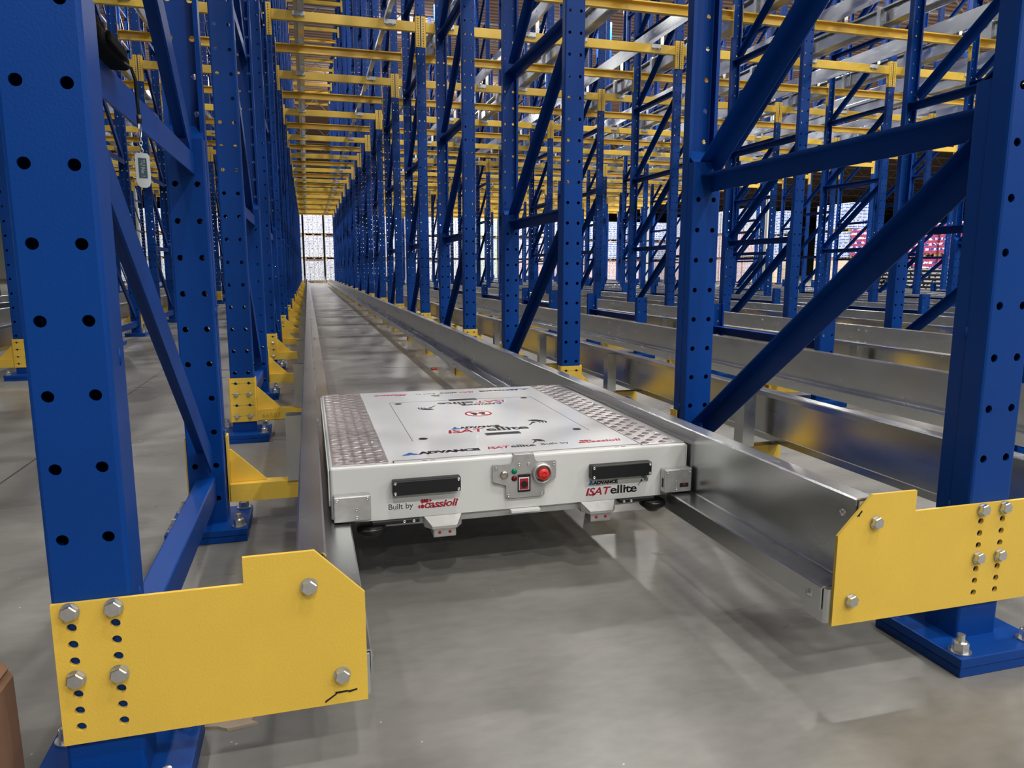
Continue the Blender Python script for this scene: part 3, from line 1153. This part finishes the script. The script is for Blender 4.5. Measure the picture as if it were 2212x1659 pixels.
# hatch gaps, holes and slots in the top
b = MB()
for x0, x1, y0, y1 in ((-0.2470, -0.2455, 0.847, 1.437), (0.2720, 0.2735, 0.847, 1.437), (-0.2470, 0.2735, 1.4365, 1.4385)):
    b.box(x0, x1, y0, y1, ZT, ZT + 0.0003)
obj('hatch_gap', b, 'line', top)
b = MB()
for x, y in ((-0.218, 1.412), (0.242, 1.415), (-0.2145, 0.866), (0.2425, 0.868)):
    b.lathe((x, y, ZT + 0.0003), [(0.0, -0.0002), (0.0085, -0.0002), (0.0095, 0.0004), (0.0125, 0.0002), (0.0128, 0.0)], 'z', 20)
obj('screw_hole', b, 'dark', top)
for y in (0.872, 1.436):
    fr = MB()
    x0, x1, yy0, yy1 = -0.034, 0.069, y - 0.013, y + 0.013
    for a in ((x0, x1, yy0, yy0 + 0.004), (x0, x1, yy1 - 0.004, yy1), (x0, x0 + 0.004, yy0 + 0.004, yy1 - 0.004), (x1 - 0.004, x1, yy0 + 0.004, yy1 - 0.004)):
        fr.box(a[0], a[1], a[2], a[3], ZT, ZT + 0.0012)
    fo = obj('grip_slot', fr, 'line', top)
    obj('slot_recess', MB().box(x0 + 0.004, x1 - 0.004, yy0 + 0.004, yy1 - 0.004, ZT, ZT + 0.0006), 'dark', fo)
b = MB()
b.box(-0.322, 0.341, 0.6520, 0.6532, ZT, ZT + 0.0003)
b.box(-0.3225, -0.3205, 0.637, 0.652, SZ1, ZT + 0.0006)
for x in (-0.245, -0.225, 0.27, 0.29):
    b.box(x - 0.006, x + 0.006, 0.6415, 0.6440, SZ1, SZ1 + 0.0006)
obj('edge_seam', b, 'line', sh)


# decals -----------------------------------------------------------
def tri_mark(parent, o, xd, yd, w, h, lift):
    """the blue split triangle"""
    xd, yd = Vector(xd), Vector(yd)
    zd = xd.cross(yd)
    bm_ = MB()
    for poly in ([(0, 0), (0.40, 0), (0.66, 0.56), (0.48, 1.0)], [(0.47, 0), (1.0, 0), (0.70, 0.50)]):
        vs = [Vector(o) + xd * (p[0] * w) + yd * (p[1] * h) + zd * lift for p in poly]
        vs2 = [v + zd * 0.0003 for v in vs]
        n = len(poly)
        bm_.add([v[:] for v in vs + vs2], [tuple(range(n)), tuple(range(2 * n - 1, n - 1, -1))] + [(i, (i + 1) % n, (i + 1) % n + n, i + n) for i in range(n)])
    obj('triangle_emblem', bm_, 'txtblue', parent)


def flat(parent, name, material, o, xd, yd, polys, lift, th=0.0003):
    xd, yd = Vector(xd), Vector(yd)
    zd = xd.cross(yd)
    m_ = MB()
    for poly in polys:
        vs = [Vector(o) + xd * p[0] + yd * p[1] + zd * lift for p in poly]
        vs2 = [v + zd * th for v in vs]
        n = len(poly)
        m_.add([v[:] for v in vs + vs2], [tuple(range(n)), tuple(range(2 * n - 1, n - 1, -1))] + [(i, (i + 1) % n, (i + 1) % n + n, i + n) for i in range(n)])
    return obj(name, m_, material, parent)


def disc(cx, cy, r, n=20, a0=0.0, a1=2 * PI):
    k = n if a1 - a0 >= 2 * PI - 1e-6 else n + 1
    return [(cx + r * math.cos(a0 + (a1 - a0) * i / n), cy + r * math.sin(a0 + (a1 - a0) * i / n)) for i in range(k)]


def arcband(cx, cy, r0, r1, a0, a1, n=10):
    o_ = [(cx + r1 * math.cos(a0 + (a1 - a0) * i / n), cy + r1 * math.sin(a0 + (a1 - a0) * i / n)) for i in range(n + 1)]
    i_ = [(cx + r0 * math.cos(a0 + (a1 - a0) * i / n), cy + r0 * math.sin(a0 + (a1 - a0) * i / n)) for i in range(n, -1, -1)]
    quads = []
    for i in range(n):
        quads.append([o_[i], o_[i + 1], i_[n - i - 1], i_[n - i]])
    return quads


def words(parent, o, xd, yd, s, w, h, material, bold=0.0, shear=0.0, halo=0.0):
    xd, yd = Vector(xd), Vector(yd)
    zd = xd.cross(yd)
    if halo:
        me = text_mesh(s, w + 2 * halo, h + 2 * halo, 0.0003, offset=0.075, shear=shear)
        place_text('sticker_edge', me, 'sticker', parent, Vector(o) - xd * halo - yd * halo + zd * 0.0002, xd, yd)
    me = text_mesh(s, w, h, 0.0003, offset=bold, shear=shear)
    place_text('lettering', me, material, parent, Vector(o) + zd * 0.0006, xd, yd)


def signal(parent, o, xd, yd, k):
    """antenna stroke and three arcs"""
    polys = [disc(0, 0, 0.0042 * k, 14), [(-0.016 * k, -0.020 * k), (-0.0135 * k, -0.021 * k), (0.001 * k, 0.001 * k), (-0.001 * k, 0.002 * k)]]
    for r in (0.009, 0.0155, 0.022):
        polys += arcband(0.004 * k, 0.002 * k, r * k, (r + 0.0032) * k, -0.35, PI / 2 + 0.35)
    flat(parent, 'signal_mark', 'txtblack', o, xd, yd, polys, 0.0006)


def maker(parent, o, xd, yd, w, h):
    """crimson maker's mark: discs, arrowheads and the name in heavy italics"""
    k = h
    polys = [disc(0.32 * k, 0.78 * k, 0.20 * k), disc(0.74 * k, 0.78 * k, 0.20 * k), disc(0.30 * k, 0.24 * k, 0.20 * k),
             [(1.0 * k, 0.58 * k), (1.24 * k, 0.78 * k), (1.0 * k, 0.98 * k)], [(-0.16 * k, 0.24 * k), (0.07 * k, 0.04 * k), (0.07 * k, 0.44 * k)]]
    hal = [disc(0.32 * k, 0.78 * k, 0.30 * k), disc(0.74 * k, 0.78 * k, 0.30 * k), disc(0.28 * k, 0.24 * k, 0.30 * k)]
    flat(parent, 'sticker_edge', 'sticker', o, xd, yd, hal, 0.0001, 0.0002)
    flat(parent, 'arrow_emblem', 'txtred', o, xd, yd, polys, 0.0006)
    words(parent, Vector(o) + Vector(xd) * 0.52 * k + Vector(yd) * 0.02 * k, xd, yd, 'cassioli', w - 0.52 * k, 0.78 * k, 'txtred', 0.022, 0.25, 0.0025)


def front_marks():
    y = SY0
    X_, Z_ = (1, 0, 0), (0, 0, 1)
    d = thing  # noqa
    words(body, (-0.3375, y, 0.2085), X_, Z_, 'Built by', 0.060, 0.0185, 'txtblack', 0.0, 0.0, 0.0035)
    maker(body, (-0.262, y, 0.2085), X_, Z_, 0.098, 0.0255)
    tri_mark(body, (0.1865, y, 0.2325), X_, Z_, 0.0175, 0.0135, 0.0006)
    words(body, (0.2000, y, 0.2325), X_, Z_, 'ADVANCE', 0.071, 0.0100, 'txtblack', 0.07, 0.0, 0.0028)
    words(body, (0.1795, y, 0.2035), X_, Z_, 'ISAT', 0.0725, 0.0215, 'txtred', 0.02, 0.25, 0.0035)
    words(body, (0.2500, y, 0.2035), X_, Z_, 'ellite', 0.077, 0.0235, 'txtblack', 0.02, 0.0, 0.0035)
    signal(body, (0.3405, y, 0.2345), X_, Z_, 0.62)


body = [o for o in sh.children if o.name.startswith('body')][0]
front_marks()


def top_marks(flip):
    s = -1 if flip else 1
    X_, Y_ = Vector((s, 0, 0)), Vector((0, s, 0))
    oc = Vector((0.013, 1.155, ZT)) if flip else Vector((0, 0, ZT))

    def O(x, y):
        if flip:
            # half-turn about the middle of the top
            return Vector((0.013 * 2 - x, 1.153 * 2 - y, ZT))
        return Vector((x, y, ZT))
    tri_mark(top, O(-0.294, 0.695), X_, Y_, 0.048, 0.026, 0.0006)
    words(top, O(-0.252, 0.697), X_, Y_, 'ADVANCE', 0.163, 0.026, 'txtblack', 0.07, 0.0, 0.006)
    words(top, O(-0.068, 0.703), X_, Y_, 'ISAT', 0.064, 0.024, 'txtred', 0.03, 0.2, 0.005)
    words(top, O(-0.003, 0.703), X_, Y_, 'ellite', 0.068, 0.026, 'txtblack', 0.015, 0.0, 0.005)
    signal(top, O(0.078, 0.752), X_, Y_, 0.9)
    words(top, O(0.083, 0.703), X_, Y_, 'Built by', 0.078, 0.024, 'txtblack', 0.0, 0.0, 0.004)
    maker(top, O(0.192, 0.700), X_, Y_, 0.122, 0.032)
    tri_mark(top, O(-0.116, 0.960), X_, Y_, 0.032, 0.032, 0.0006)
    words(top, O(-0.090, 0.961), X_, Y_, 'ADVANCE', 0.125, 0.026, 'txtblack', 0.06, 0.0, 0.006)
    words(top, O(-0.134, 0.910), X_, Y_, 'ISAT', 0.113, 0.042, 'txtred', 0.02, 0.2, 0.006)
    words(top, O(-0.019, 0.910), X_, Y_, 'ellite', 0.130, 0.046, 'txtblack', 0.02, 0.0, 0.006)
    signal(top, O(0.146, 0.990), X_, Y_, 1.5)


top_marks(False)
top_marks(True)
# round no-treading sign
cx, cy = 0.0145, 1.172
flat(top, 'sign_face', 'sticker', (cx, cy, ZT), (1, 0, 0), (0, 1, 0), [disc(0, 0, 0.0475, 36)], 0.0002, 0.0002)
foot = [disc(-0.013, 0.008, 0.012, 14), [(-0.023, 0.004), (-0.005, 0.004), (-0.008, -0.012), (-0.020, -0.012)], disc(-0.014, -0.018, 0.0075, 12),
        disc(0.014, 0.010, 0.012, 14), [(0.004, 0.006), (0.022, 0.006), (0.020, -0.010), (0.008, -0.010)], disc(0.014, -0.016, 0.0075, 12)]
flat(top, 'footprint_symbol', 'txtblack', (cx, cy, ZT), (1, 0, 0), (0, 1, 0), foot, 0.0005)
flat(top, 'prohibition_ring', 'txtred', (cx, cy, ZT), (1, 0, 0), (0, 1, 0), arcband(0, 0, 0.038, 0.045, 0, 2 * PI, 36) + [[(-0.031, 0.026), (-0.026, 0.031), (0.031, -0.026), (0.026, -0.031)]], 0.0009)

# black sensor blocks ------------------------------------------------
screw_m = MB().lathe((0, 0, 0), [(0.0, -0.0006), (0.0018, -0.0006), (0.0020, -0.0020), (0.0034, -0.0020), (0.0040, 0.0)], 'y', 14).mesh('cap_screw', M['zinc'])
for x0, x1, z0, z1 in ((-0.3285, -0.1605, 0.2535, 0.2905), (0.1875, 0.3590, 0.2535, 0.2905)):
    p = obj('sensor_block', MB().box(x0, x1, SY0 - 0.024, SY0 + 0.0005, z0, z1, 0.003), 'black', sh)
    for sx in (x0 + 0.006, x1 - 0.006):
        for sz in (z0 + 0.006, z1 - 0.006):
            obj('cap_screw', screw_m, None, p, (sx, SY0 - 0.0242, sz))

# control panel --------------------------------------------------------
pp = [(-0.0755, 0.3065), (-0.0735, 0.3085), (-0.0290, 0.3085), (-0.0255, 0.3110), (-0.0215, 0.3150), (-0.0195, 0.3300), (0.0325, 0.3300), (0.0355, 0.3170), (0.0420, 0.3105),
      (0.0900, 0.3105), (0.0930, 0.3080), (0.0930, 0.2650), (0.0900, 0.2620), (0.0640, 0.2480), (0.0620, 0.2440), (0.0620, 0.2220), (0.0590, 0.2190), (-0.0370, 0.2190), (-0.0405, 0.2225), (-0.0405, 0.2510), (-0.0425, 0.2540), (-0.0735, 0.2640), (-0.0755, 0.2660)]
cp = obj('control_panel', MB().prism(pp, SY0 - 0.0095, SY0 + 0.0005, 'y'), 'alu', sh)
yp = SY0 - 0.0095
obj('panel_tab', MB().box(-0.0195, 0.0325, yp, SY0 + 0.016, 0.3290, 0.3325, 0.001), 'alu', cp)
for x, z in ((-0.0675, 0.2990), (0.0862, 0.3020), (-0.0350, 0.2262), (0.0545, 0.2255), (-0.0065, 0.3055), (0.0185, 0.3050)):
    obj('cap_screw', screw_m, None, cp, (x, yp - 0.0002, z))
obj('steel_button', MB().lathe((-0.0465, yp, 0.2810), [(0.0, -0.0045), (0.006, -0.0043), (0.0098, -0.003), (0.0112, 0.0)], 'y', 24), 'key', cp)
tag(obj('indicator_lens', MB().lathe((-0.0195, yp, 0.2890), [(0.0, -0.0045), (0.005, -0.004), (0.0068, -0.002), (0.0078, 0.0)], 'y', 20), 'green', cp), 'green indicator lens')
tag(obj('indicator_lens', MB().lathe((-0.0195, yp, 0.2700), [(0.0, -0.0045), (0.005, -0.004), (0.0068, -0.002), (0.0078, 0.0)], 'y', 20), 'dred', cp), 'dark red indicator lens')
obj('stop_collar', MB().lathe((0.0535, yp, 0.2800), [(0.0190, -0.004), (0.0215, -0.0130), (0.0240, -0.0130), (0.0265, -0.0100), (0.0275, 0.0)], 'y', 40), 'alu', cp)
st = obj('stop_button', MB().lathe((0.0535, yp, 0.2800), [(0.0, -0.0230), (0.0110, -0.0225), (0.0145, -0.0200), (0.0155, -0.0150), (0.0125, -0.0120), (0.0110, -0.0005), (0.0, -0.0005)], 'y', 32), 'red', cp)
tag(st, 'red mushroom stop button')
flat(st, 'turn_arrow', 'dred', (0.0535, yp - 0.0229, 0.2800), (1, 0, 0), (0, 0, 1), arcband(0, 0, 0.0062, 0.0074, 0.3, 2.6, 10) + arcband(0, 0, 0.0062, 0.0074, 3.5, 5.9, 10), 0.0001)
sw = obj('switch_bezel', MB().box(-0.0105, 0.0235, yp - 0.0030, yp, 0.2335, 0.2805, 0.0015), 'black', cp)
obj('rocker_frame', MB().box(-0.0085, 0.0190, yp - 0.0045, yp - 0.0031, 0.2395, 0.2730, 0.0005), 'sticker', sw)
obj('rocker', MB().prism([(-0.0065, 0.2418), (0.0170, 0.2418), (0.0165, 0.2700), (-0.0060, 0.2700)], yp - 0.0060, yp - 0.0046, 'y'), 'redled', sw)
obj('rocker_hollow', MB().prism(disc(0.0055, 0.2545, 0.0098, 8, PI / 8, 2 * PI + PI / 8), yp - 0.0064, yp - 0.0061, 'y'), 'dark', sw)

# corner sensor boxes -----------------------------------------------------
for x0, x1, z0, z1, right in ((-0.4690, -0.3815, 0.2000, 0.2640, False), (0.3960, 0.4770, 0.2005, 0.2660, True)):
    yb0 = SY0 - 0.028
    q = obj('corner_sensor_box', MB().box(x0, x1, yb0, SY0 + 0.0005, z0, z1, 0.0035), 'alu', sh)
    for sx, sz in ((x0 + 0.008, z1 - 0.009), (x1 - 0.008, z1 - 0.009)):
        obj('cap_screw', screw_m, None, q, (sx, yb0 - 0.0002, sz))
    for k_, sz in enumerate((z0 + 0.030, z0 + 0.010)):
        obj('cap_screw', screw_m, None, q, ((x0 + x1) / 2 + (-0.006 if right else 0.010), yb0 - 0.0002, sz))
    if right:
        obj('lens_slot', MB().box(x0 + 0.043, x0 + 0.073, yb0 - 0.0006, yb0 + 0.004, z0 + 0.012, z0 + 0.027, 0.003), 'dark', q)
        obj('red_lens', MB().lathe((x0 + 0.058, yb0 - 0.0008, z0 + 0.0205), [(0.0, -0.001), (0.003, -0.0008), (0.0038, 0.0)], 'y', 14), 'redled', q)
        obj('side_slot', MB().box(x0 - 0.0004, x0 + 0.002, yb0 + 0.007, yb0 + 0.017, z0 + 0.014, z0 + 0.040, 0.001), 'dark', q)

# bevelled bumpers and reader heads under the front edge ------------------
for xc, wd in ((-0.2035, 0.094), (0.2140, 0.096)):
    y0 = SY0 - 0.030
    m_ = MB()
    hw = wd / 2
    A = [(-hw, SY0 + 0.03, 0.1882), (hw, SY0 + 0.03, 0.1882), (hw, SY0 - 0.002, 0.1882), (-hw, SY0 - 0.002, 0.1882)]
    Bv = [(-hw, SY0 + 0.03, 0.163), (hw, SY0 + 0.03, 0.163), (hw, SY0 - 0.006, 0.163), (-hw, SY0 - 0.006, 0.163)]
    i_ = hw * 0.66
    Fv = [(-i_, y0, 0.170), (i_, y0, 0.170), (i_, y0, 0.163), (-i_, y0, 0.163)]
    vs = [(xc + p_[0], p_[1], p_[2]) for p_ in A + Bv + Fv]
    m_.add(vs, [(0, 1, 2, 3), (7, 6, 5, 4), (0, 4, 5, 1), (0, 3, 7, 4), (1, 5, 6, 2), (3, 2, 9, 8), (8, 9, 10, 11), (3, 8, 11, 7), (2, 6, 10, 9), (7, 11, 10, 6)])
    bq = obj('bumper', m_, 'alu', sh)
    rd = obj('reader_head', MB().box(xc - 0.028, xc + 0.030, SY0 - 0.022, SY0 + 0.02, 0.1380, 0.1628, 0.003), 'alu', bq)
    for dx in (-0.012, 0.014):
        obj('red_lens', MB().lathe((xc + dx, SY0 - 0.0222, 0.151), [(0.0, -0.0012), (0.003, -0.0009), (0.0042, 0.0)], 'y', 14), 'redled', rd)
obj('pull_bar', MB().box(-0.029, 0.049, SY0 - 0.016, SY0 - 0.001, 0.1795, 0.1880, 0.0015), 'white', sh)
# guide rollers on black arms ----------------------------------------------
for xc, xi in ((-0.3800, -0.262), (0.3790, 0.275)):
    y = SY0 + 0.008
    a0, a1 = min(xc, xi), max(xc, xi)
    ar = obj('roller_arm', MB().box(a0, a1, y - 0.014, y + 0.010, 0.1765, 0.1880, 0.003), 'black', sh)
    obj('guide_roller', MB().lathe((xc, y, 0), [(0.0, 0.1765), (0.030, 0.1765), (0.0345, 0.1735), (0.0355, 0.1710), (0.0355, 0.1625), (0.0335, 0.1600), (0.0200, 0.1500), (0.0160, 0.1460), (0.0, 0.1455)], 'z', 40), 'rubber', sh)
    for dx in (0.35, 0.75):
        obj('cap_screw', screw_m, None, ar, (xc + (xi - xc) * (0.5 + dx / 2), y - 0.0145, 0.1815))
# running wheels on the rail ledge
for sx in (-1, 1):
    for y in (0.80, 1.50):
        obj('drive_wheel', MB().cyl((y, 0.2255), 0.0300, sx * 0.434, sx * 0.462, 'x', 32), 'rubber', sh)

# ------------------------------------------------------------------ small things near the camera
# black remote strapped to the left frame, lanyard and key tag
XT = -0.79
t = thing('handheld_remote', 'black handheld remote lying on the brace of the nearest left frame', 'remote control', (XT, 0.205, 1.1155))
b = MB().box(-0.018, 0.020, -0.098, 0.082, 0.0, 0.022, 0.006)
b.box(-0.014, 0.016, 0.045, 0.078, 0.022, 0.036, 0.005)
obj('remote_body', b, 'matte', t)
b = MB()
for yy in (-0.075, -0.045):
    b.cyl((0.004, yy), 0.012, 0.022, 0.036, 'z', 16, r2=0.010)
b.box(0.0205, 0.027, -0.07, 0.03, 0.004, 0.020, 0.002)
obj('remote_knobs', b, 'matte', t)
t = thing('key_tag', 'clear plastic key tag on a black lanyard hanging by the left frame', 'key tag', (-0.765, 0.272, 1.112))
b = MB()
b.tube([(-0.012, -0.03, 0.010), (0.001, -0.012, 0.003), (0.004, -0.002, -0.012), (0.004, 0.0, -0.045), (0.0045, 0.001, -0.072)], 0.0027, 8)
b.tube([(0.0045, 0.001, -0.066), (0.0045, 0.001, -0.080)], 0.0042, 8)
obj('lanyard', b, 'rubber', t)
ring = [(0.0045, 0.001 + 0.0085 * math.sin(2 * PI * k / 20), -0.091 + 0.011 * math.cos(2 * PI * k / 20)) for k in range(21)]
b = MB().tube(ring, 0.0011, 6)
for k in range(4):
    z = -0.1045 - 0.006 * k
    rr = [(0.0045 + (0.0025 * math.sin(2 * PI * j / 10) if k % 2 else 0), 0.001 + (0 if k % 2 else 0.0025 * math.sin(2 * PI * j / 10)), z + 0.004 * math.cos(2 * PI * j / 10)) for j in range(11)]
    b.tube(rr, 0.0007, 5)
obj('split_ring', b, 'zinc', t)
# the tag hangs turned towards the camera
tb = bpy.data.objects.new('tag_case', None)
ang = 0.25
b = MB()
b.prism([(-0.0110, -0.046), (-0.0110, -0.004), (-0.008, 0.0), (0.008, 0.0), (0.0110, -0.004), (0.0110, -0.046), (0.0085, -0.0525), (0.004, -0.0555), (-0.004, -0.0555), (-0.0085, -0.0525)], -0.0016, 0.0016, 'y')
tc_ = obj('tag_case', b, 'tag', t, (0.0045, 0.001, -0.1265), ang)
ins = obj('tag_insert', MB().box(-0.0062, 0.0062, -0.0022, -0.0017, -0.040, -0.008), 'tagpaper', tc_)
me = text_mesh('TU No 1', 0.027, 0.0060, 0.0003)
place_text('tag_lettering', me, 'tagtext', ins, (-0.003, -0.0025, -0.0105), (0, 0, -1), (1, 0, 0))

# cardboard box at the bottom left
t = thing('cardboard_box', 'brown cardboard box on the floor at the bottom left corner', 'box', (-1.09, -0.075, 0))
b = MB()
hx, hy, hz = 0.145, 0.135, 0.205
b.prism([(-hx, 0.0), (hx, 0.0), (hx - 0.002, hz), (hx - 0.016, hz + 0.022), (-hx, hz + 0.050)], -hy, hy, 'y')
obj('box_body', b, 'card', t)
obj('box_flap', MB().prism([(-hx, hz + 0.052), (hx - 0.018, hz + 0.024), (hx - 0.006, hz + 0.012), (hx - 0.004, hz + 0.016), (hx - 0.016, hz + 0.029), (-hx, hz + 0.058)], -hy + 0.01, hy - 0.006, 'y'), 'card', t)
# wood splinter, red scrap
b = MB().prism([(-0.715, 0.172), (-0.690, 0.180), (-0.655, 0.185), (-0.628, 0.185), (-0.634, 0.170), (-0.622, 0.160), (-0.672, 0.154), (-0.690, 0.166)], 0.0, 0.005, 'z')
tag(obj('wood_splinter', b, 'wood'), 'pale wood splinter on the floor behind the left yellow end plate', 'wood splinter')
b = MB().box(0.425, 0.468, 4.60, 4.65, 0.0, 0.012, 0.003)
tag(obj('plastic_scrap', b, 'redbit'), 'small red scrap on the floor under the right guide rail', 'scrap')

# ------------------------------------------------------------------ goods behind and beside the racks


def load_meshes(h, w=1.12, d=1.0):
    g = MB().box(-w / 2, w / 2, -d / 2, d / 2, 0.135, h, 0.02)
    p = MB()
    for y in (-d / 2 + 0.05, 0, d / 2 - 0.05):
        p.box(-w / 2, w / 2, y - 0.045, y + 0.045, 0.0, 0.02)
        for x in (-w / 2 + 0.06, 0, w / 2 - 0.06):
            p.box(x - 0.05, x + 0.05, y - 0.045, y + 0.045, 0.02, 0.10)
    for k in range(6):
        x = -w / 2 + 0.06 + k * (w - 0.12) / 5
        p.box(x - 0.045, x + 0.045, -d / 2, d / 2, 0.10, 0.125)
    return g, p.mesh('pallet', M['pallet'])


LM = {}
for nm, key, h in (('white', 'g_white', 1.42), ('pale green', 'g_green', 1.42), ('blue printed', 'g_blue', 1.30), ('pink printed', 'g_pink', 1.42), ('red and blue', 'g_red', 1.32), ('cream carton', 'g_box', 1.25)):
    g, p = load_meshes(h)
    LM[key] = (nm, g.mesh('wrapped_packs', M[key]), p, h)


def load(x, y, z, key, label, grp, rz=0.0):
    nm, g, p, h = LM[key]
    t = thing('pallet_load', label, 'pallet load', (x, y, z), grp, rz)
    obj('wrapped_packs', g, None, t)
    obj('pallet', p, None, t)
    return z + h + 0.002


# the wall of goods across the far end
i = 0
x = -13.5
while x < 23.4:
    z = 0.0
    key = 'g_white'
    if 9 < x < 12.5:
        key = 'g_green'
    elif x >= 16.5:
        key = 'g_blue'
    for lev, ln_ in enumerate(('bottom', 'middle', 'top')):
        kk = key if not (x > 13 and lev == 0) else 'g_pink'
        z = load(x, 45.5 + (0.06 if (i + lev) % 2 else 0), z, kk, '%s shrink-wrapped pallet in the far end wall of goods, %s from the left, %s' % (LM[kk][0], ORD[i], ln_), 'shrink-wrapped pallets across the far end')
    x += 1.22
    i += 1
# the rows of goods along the right side
i = 0
y = 13.0
while y < 43.5:
    z = 0.0
    if y < 19:
        keys = ('g_box', 'g_pink')
    elif y < 27.5:
        keys = ('g_red', 'g_red')
    elif y < 34:
        keys = ('g_box', 'g_blue', 'g_blue')
    else:
        keys = ('g_pink', 'g_pink', 'g_white')
    if 19.5 < y < 21 or 30 < y < 31.3:
        y += 1.22
        continue
    for key, ln_ in zip(keys, ('bottom', 'middle', 'top')):
        z = load(24.0, y, z, key, '%s pallet in the right hand stack row, %s from the front, %s' % (LM[key][0], ORD[i], ln_), 'pallets stacked along the right', PI / 2)
    y += 1.22
    i += 1
# black bottle crates low at the right
cm = MB()
cm.box(-0.55, 0.55, -0.5, 0.5, 0.13, 0.86, 0.01)
cmesh = cm.mesh('crate_stack', M['g_crate'])
i = 0
for y in (11.0, 12.3, 13.6, 14.9, 16.2, 17.5):
    t = thing('crate_pallet', 'pallet of black crates with pale bottle tops, %s from the front at right' % ORD[i], 'crate', (16.6, y, 0), 'pallets of black crates at the right', PI / 2)
    obj('crate_stack', cmesh, None, t)
    obj('pallet', LM['g_box'][2], None, t)
    i += 1
# grey building columns
for k, (x, y) in enumerate(((19.6, 15.5), (19.6, 27.7), (19.6, 39.9), (-8.8, 39.9))):
    b = MB()
    b.box(-0.15, 0.15, -0.15, -0.135, 0, ZR - 0.001)
    b.box(-0.15, 0.15, 0.135, 0.15, 0, ZR - 0.001)
    b.box(-0.006, 0.006, -0.135, 0.135, 0, ZR - 0.001)
    b.box(-0.2, 0.2, -0.2, 0.2, 0, 0.03)
    tag(obj('building_column', b, 'column', loc=(x, y, 0)), 'pale grey steel building column, %s' % ('nearest of the right hand ones', 'second of the right hand ones', 'farthest of the right hand ones', 'beyond the racks at left')[k], 'column', 'grey building columns')
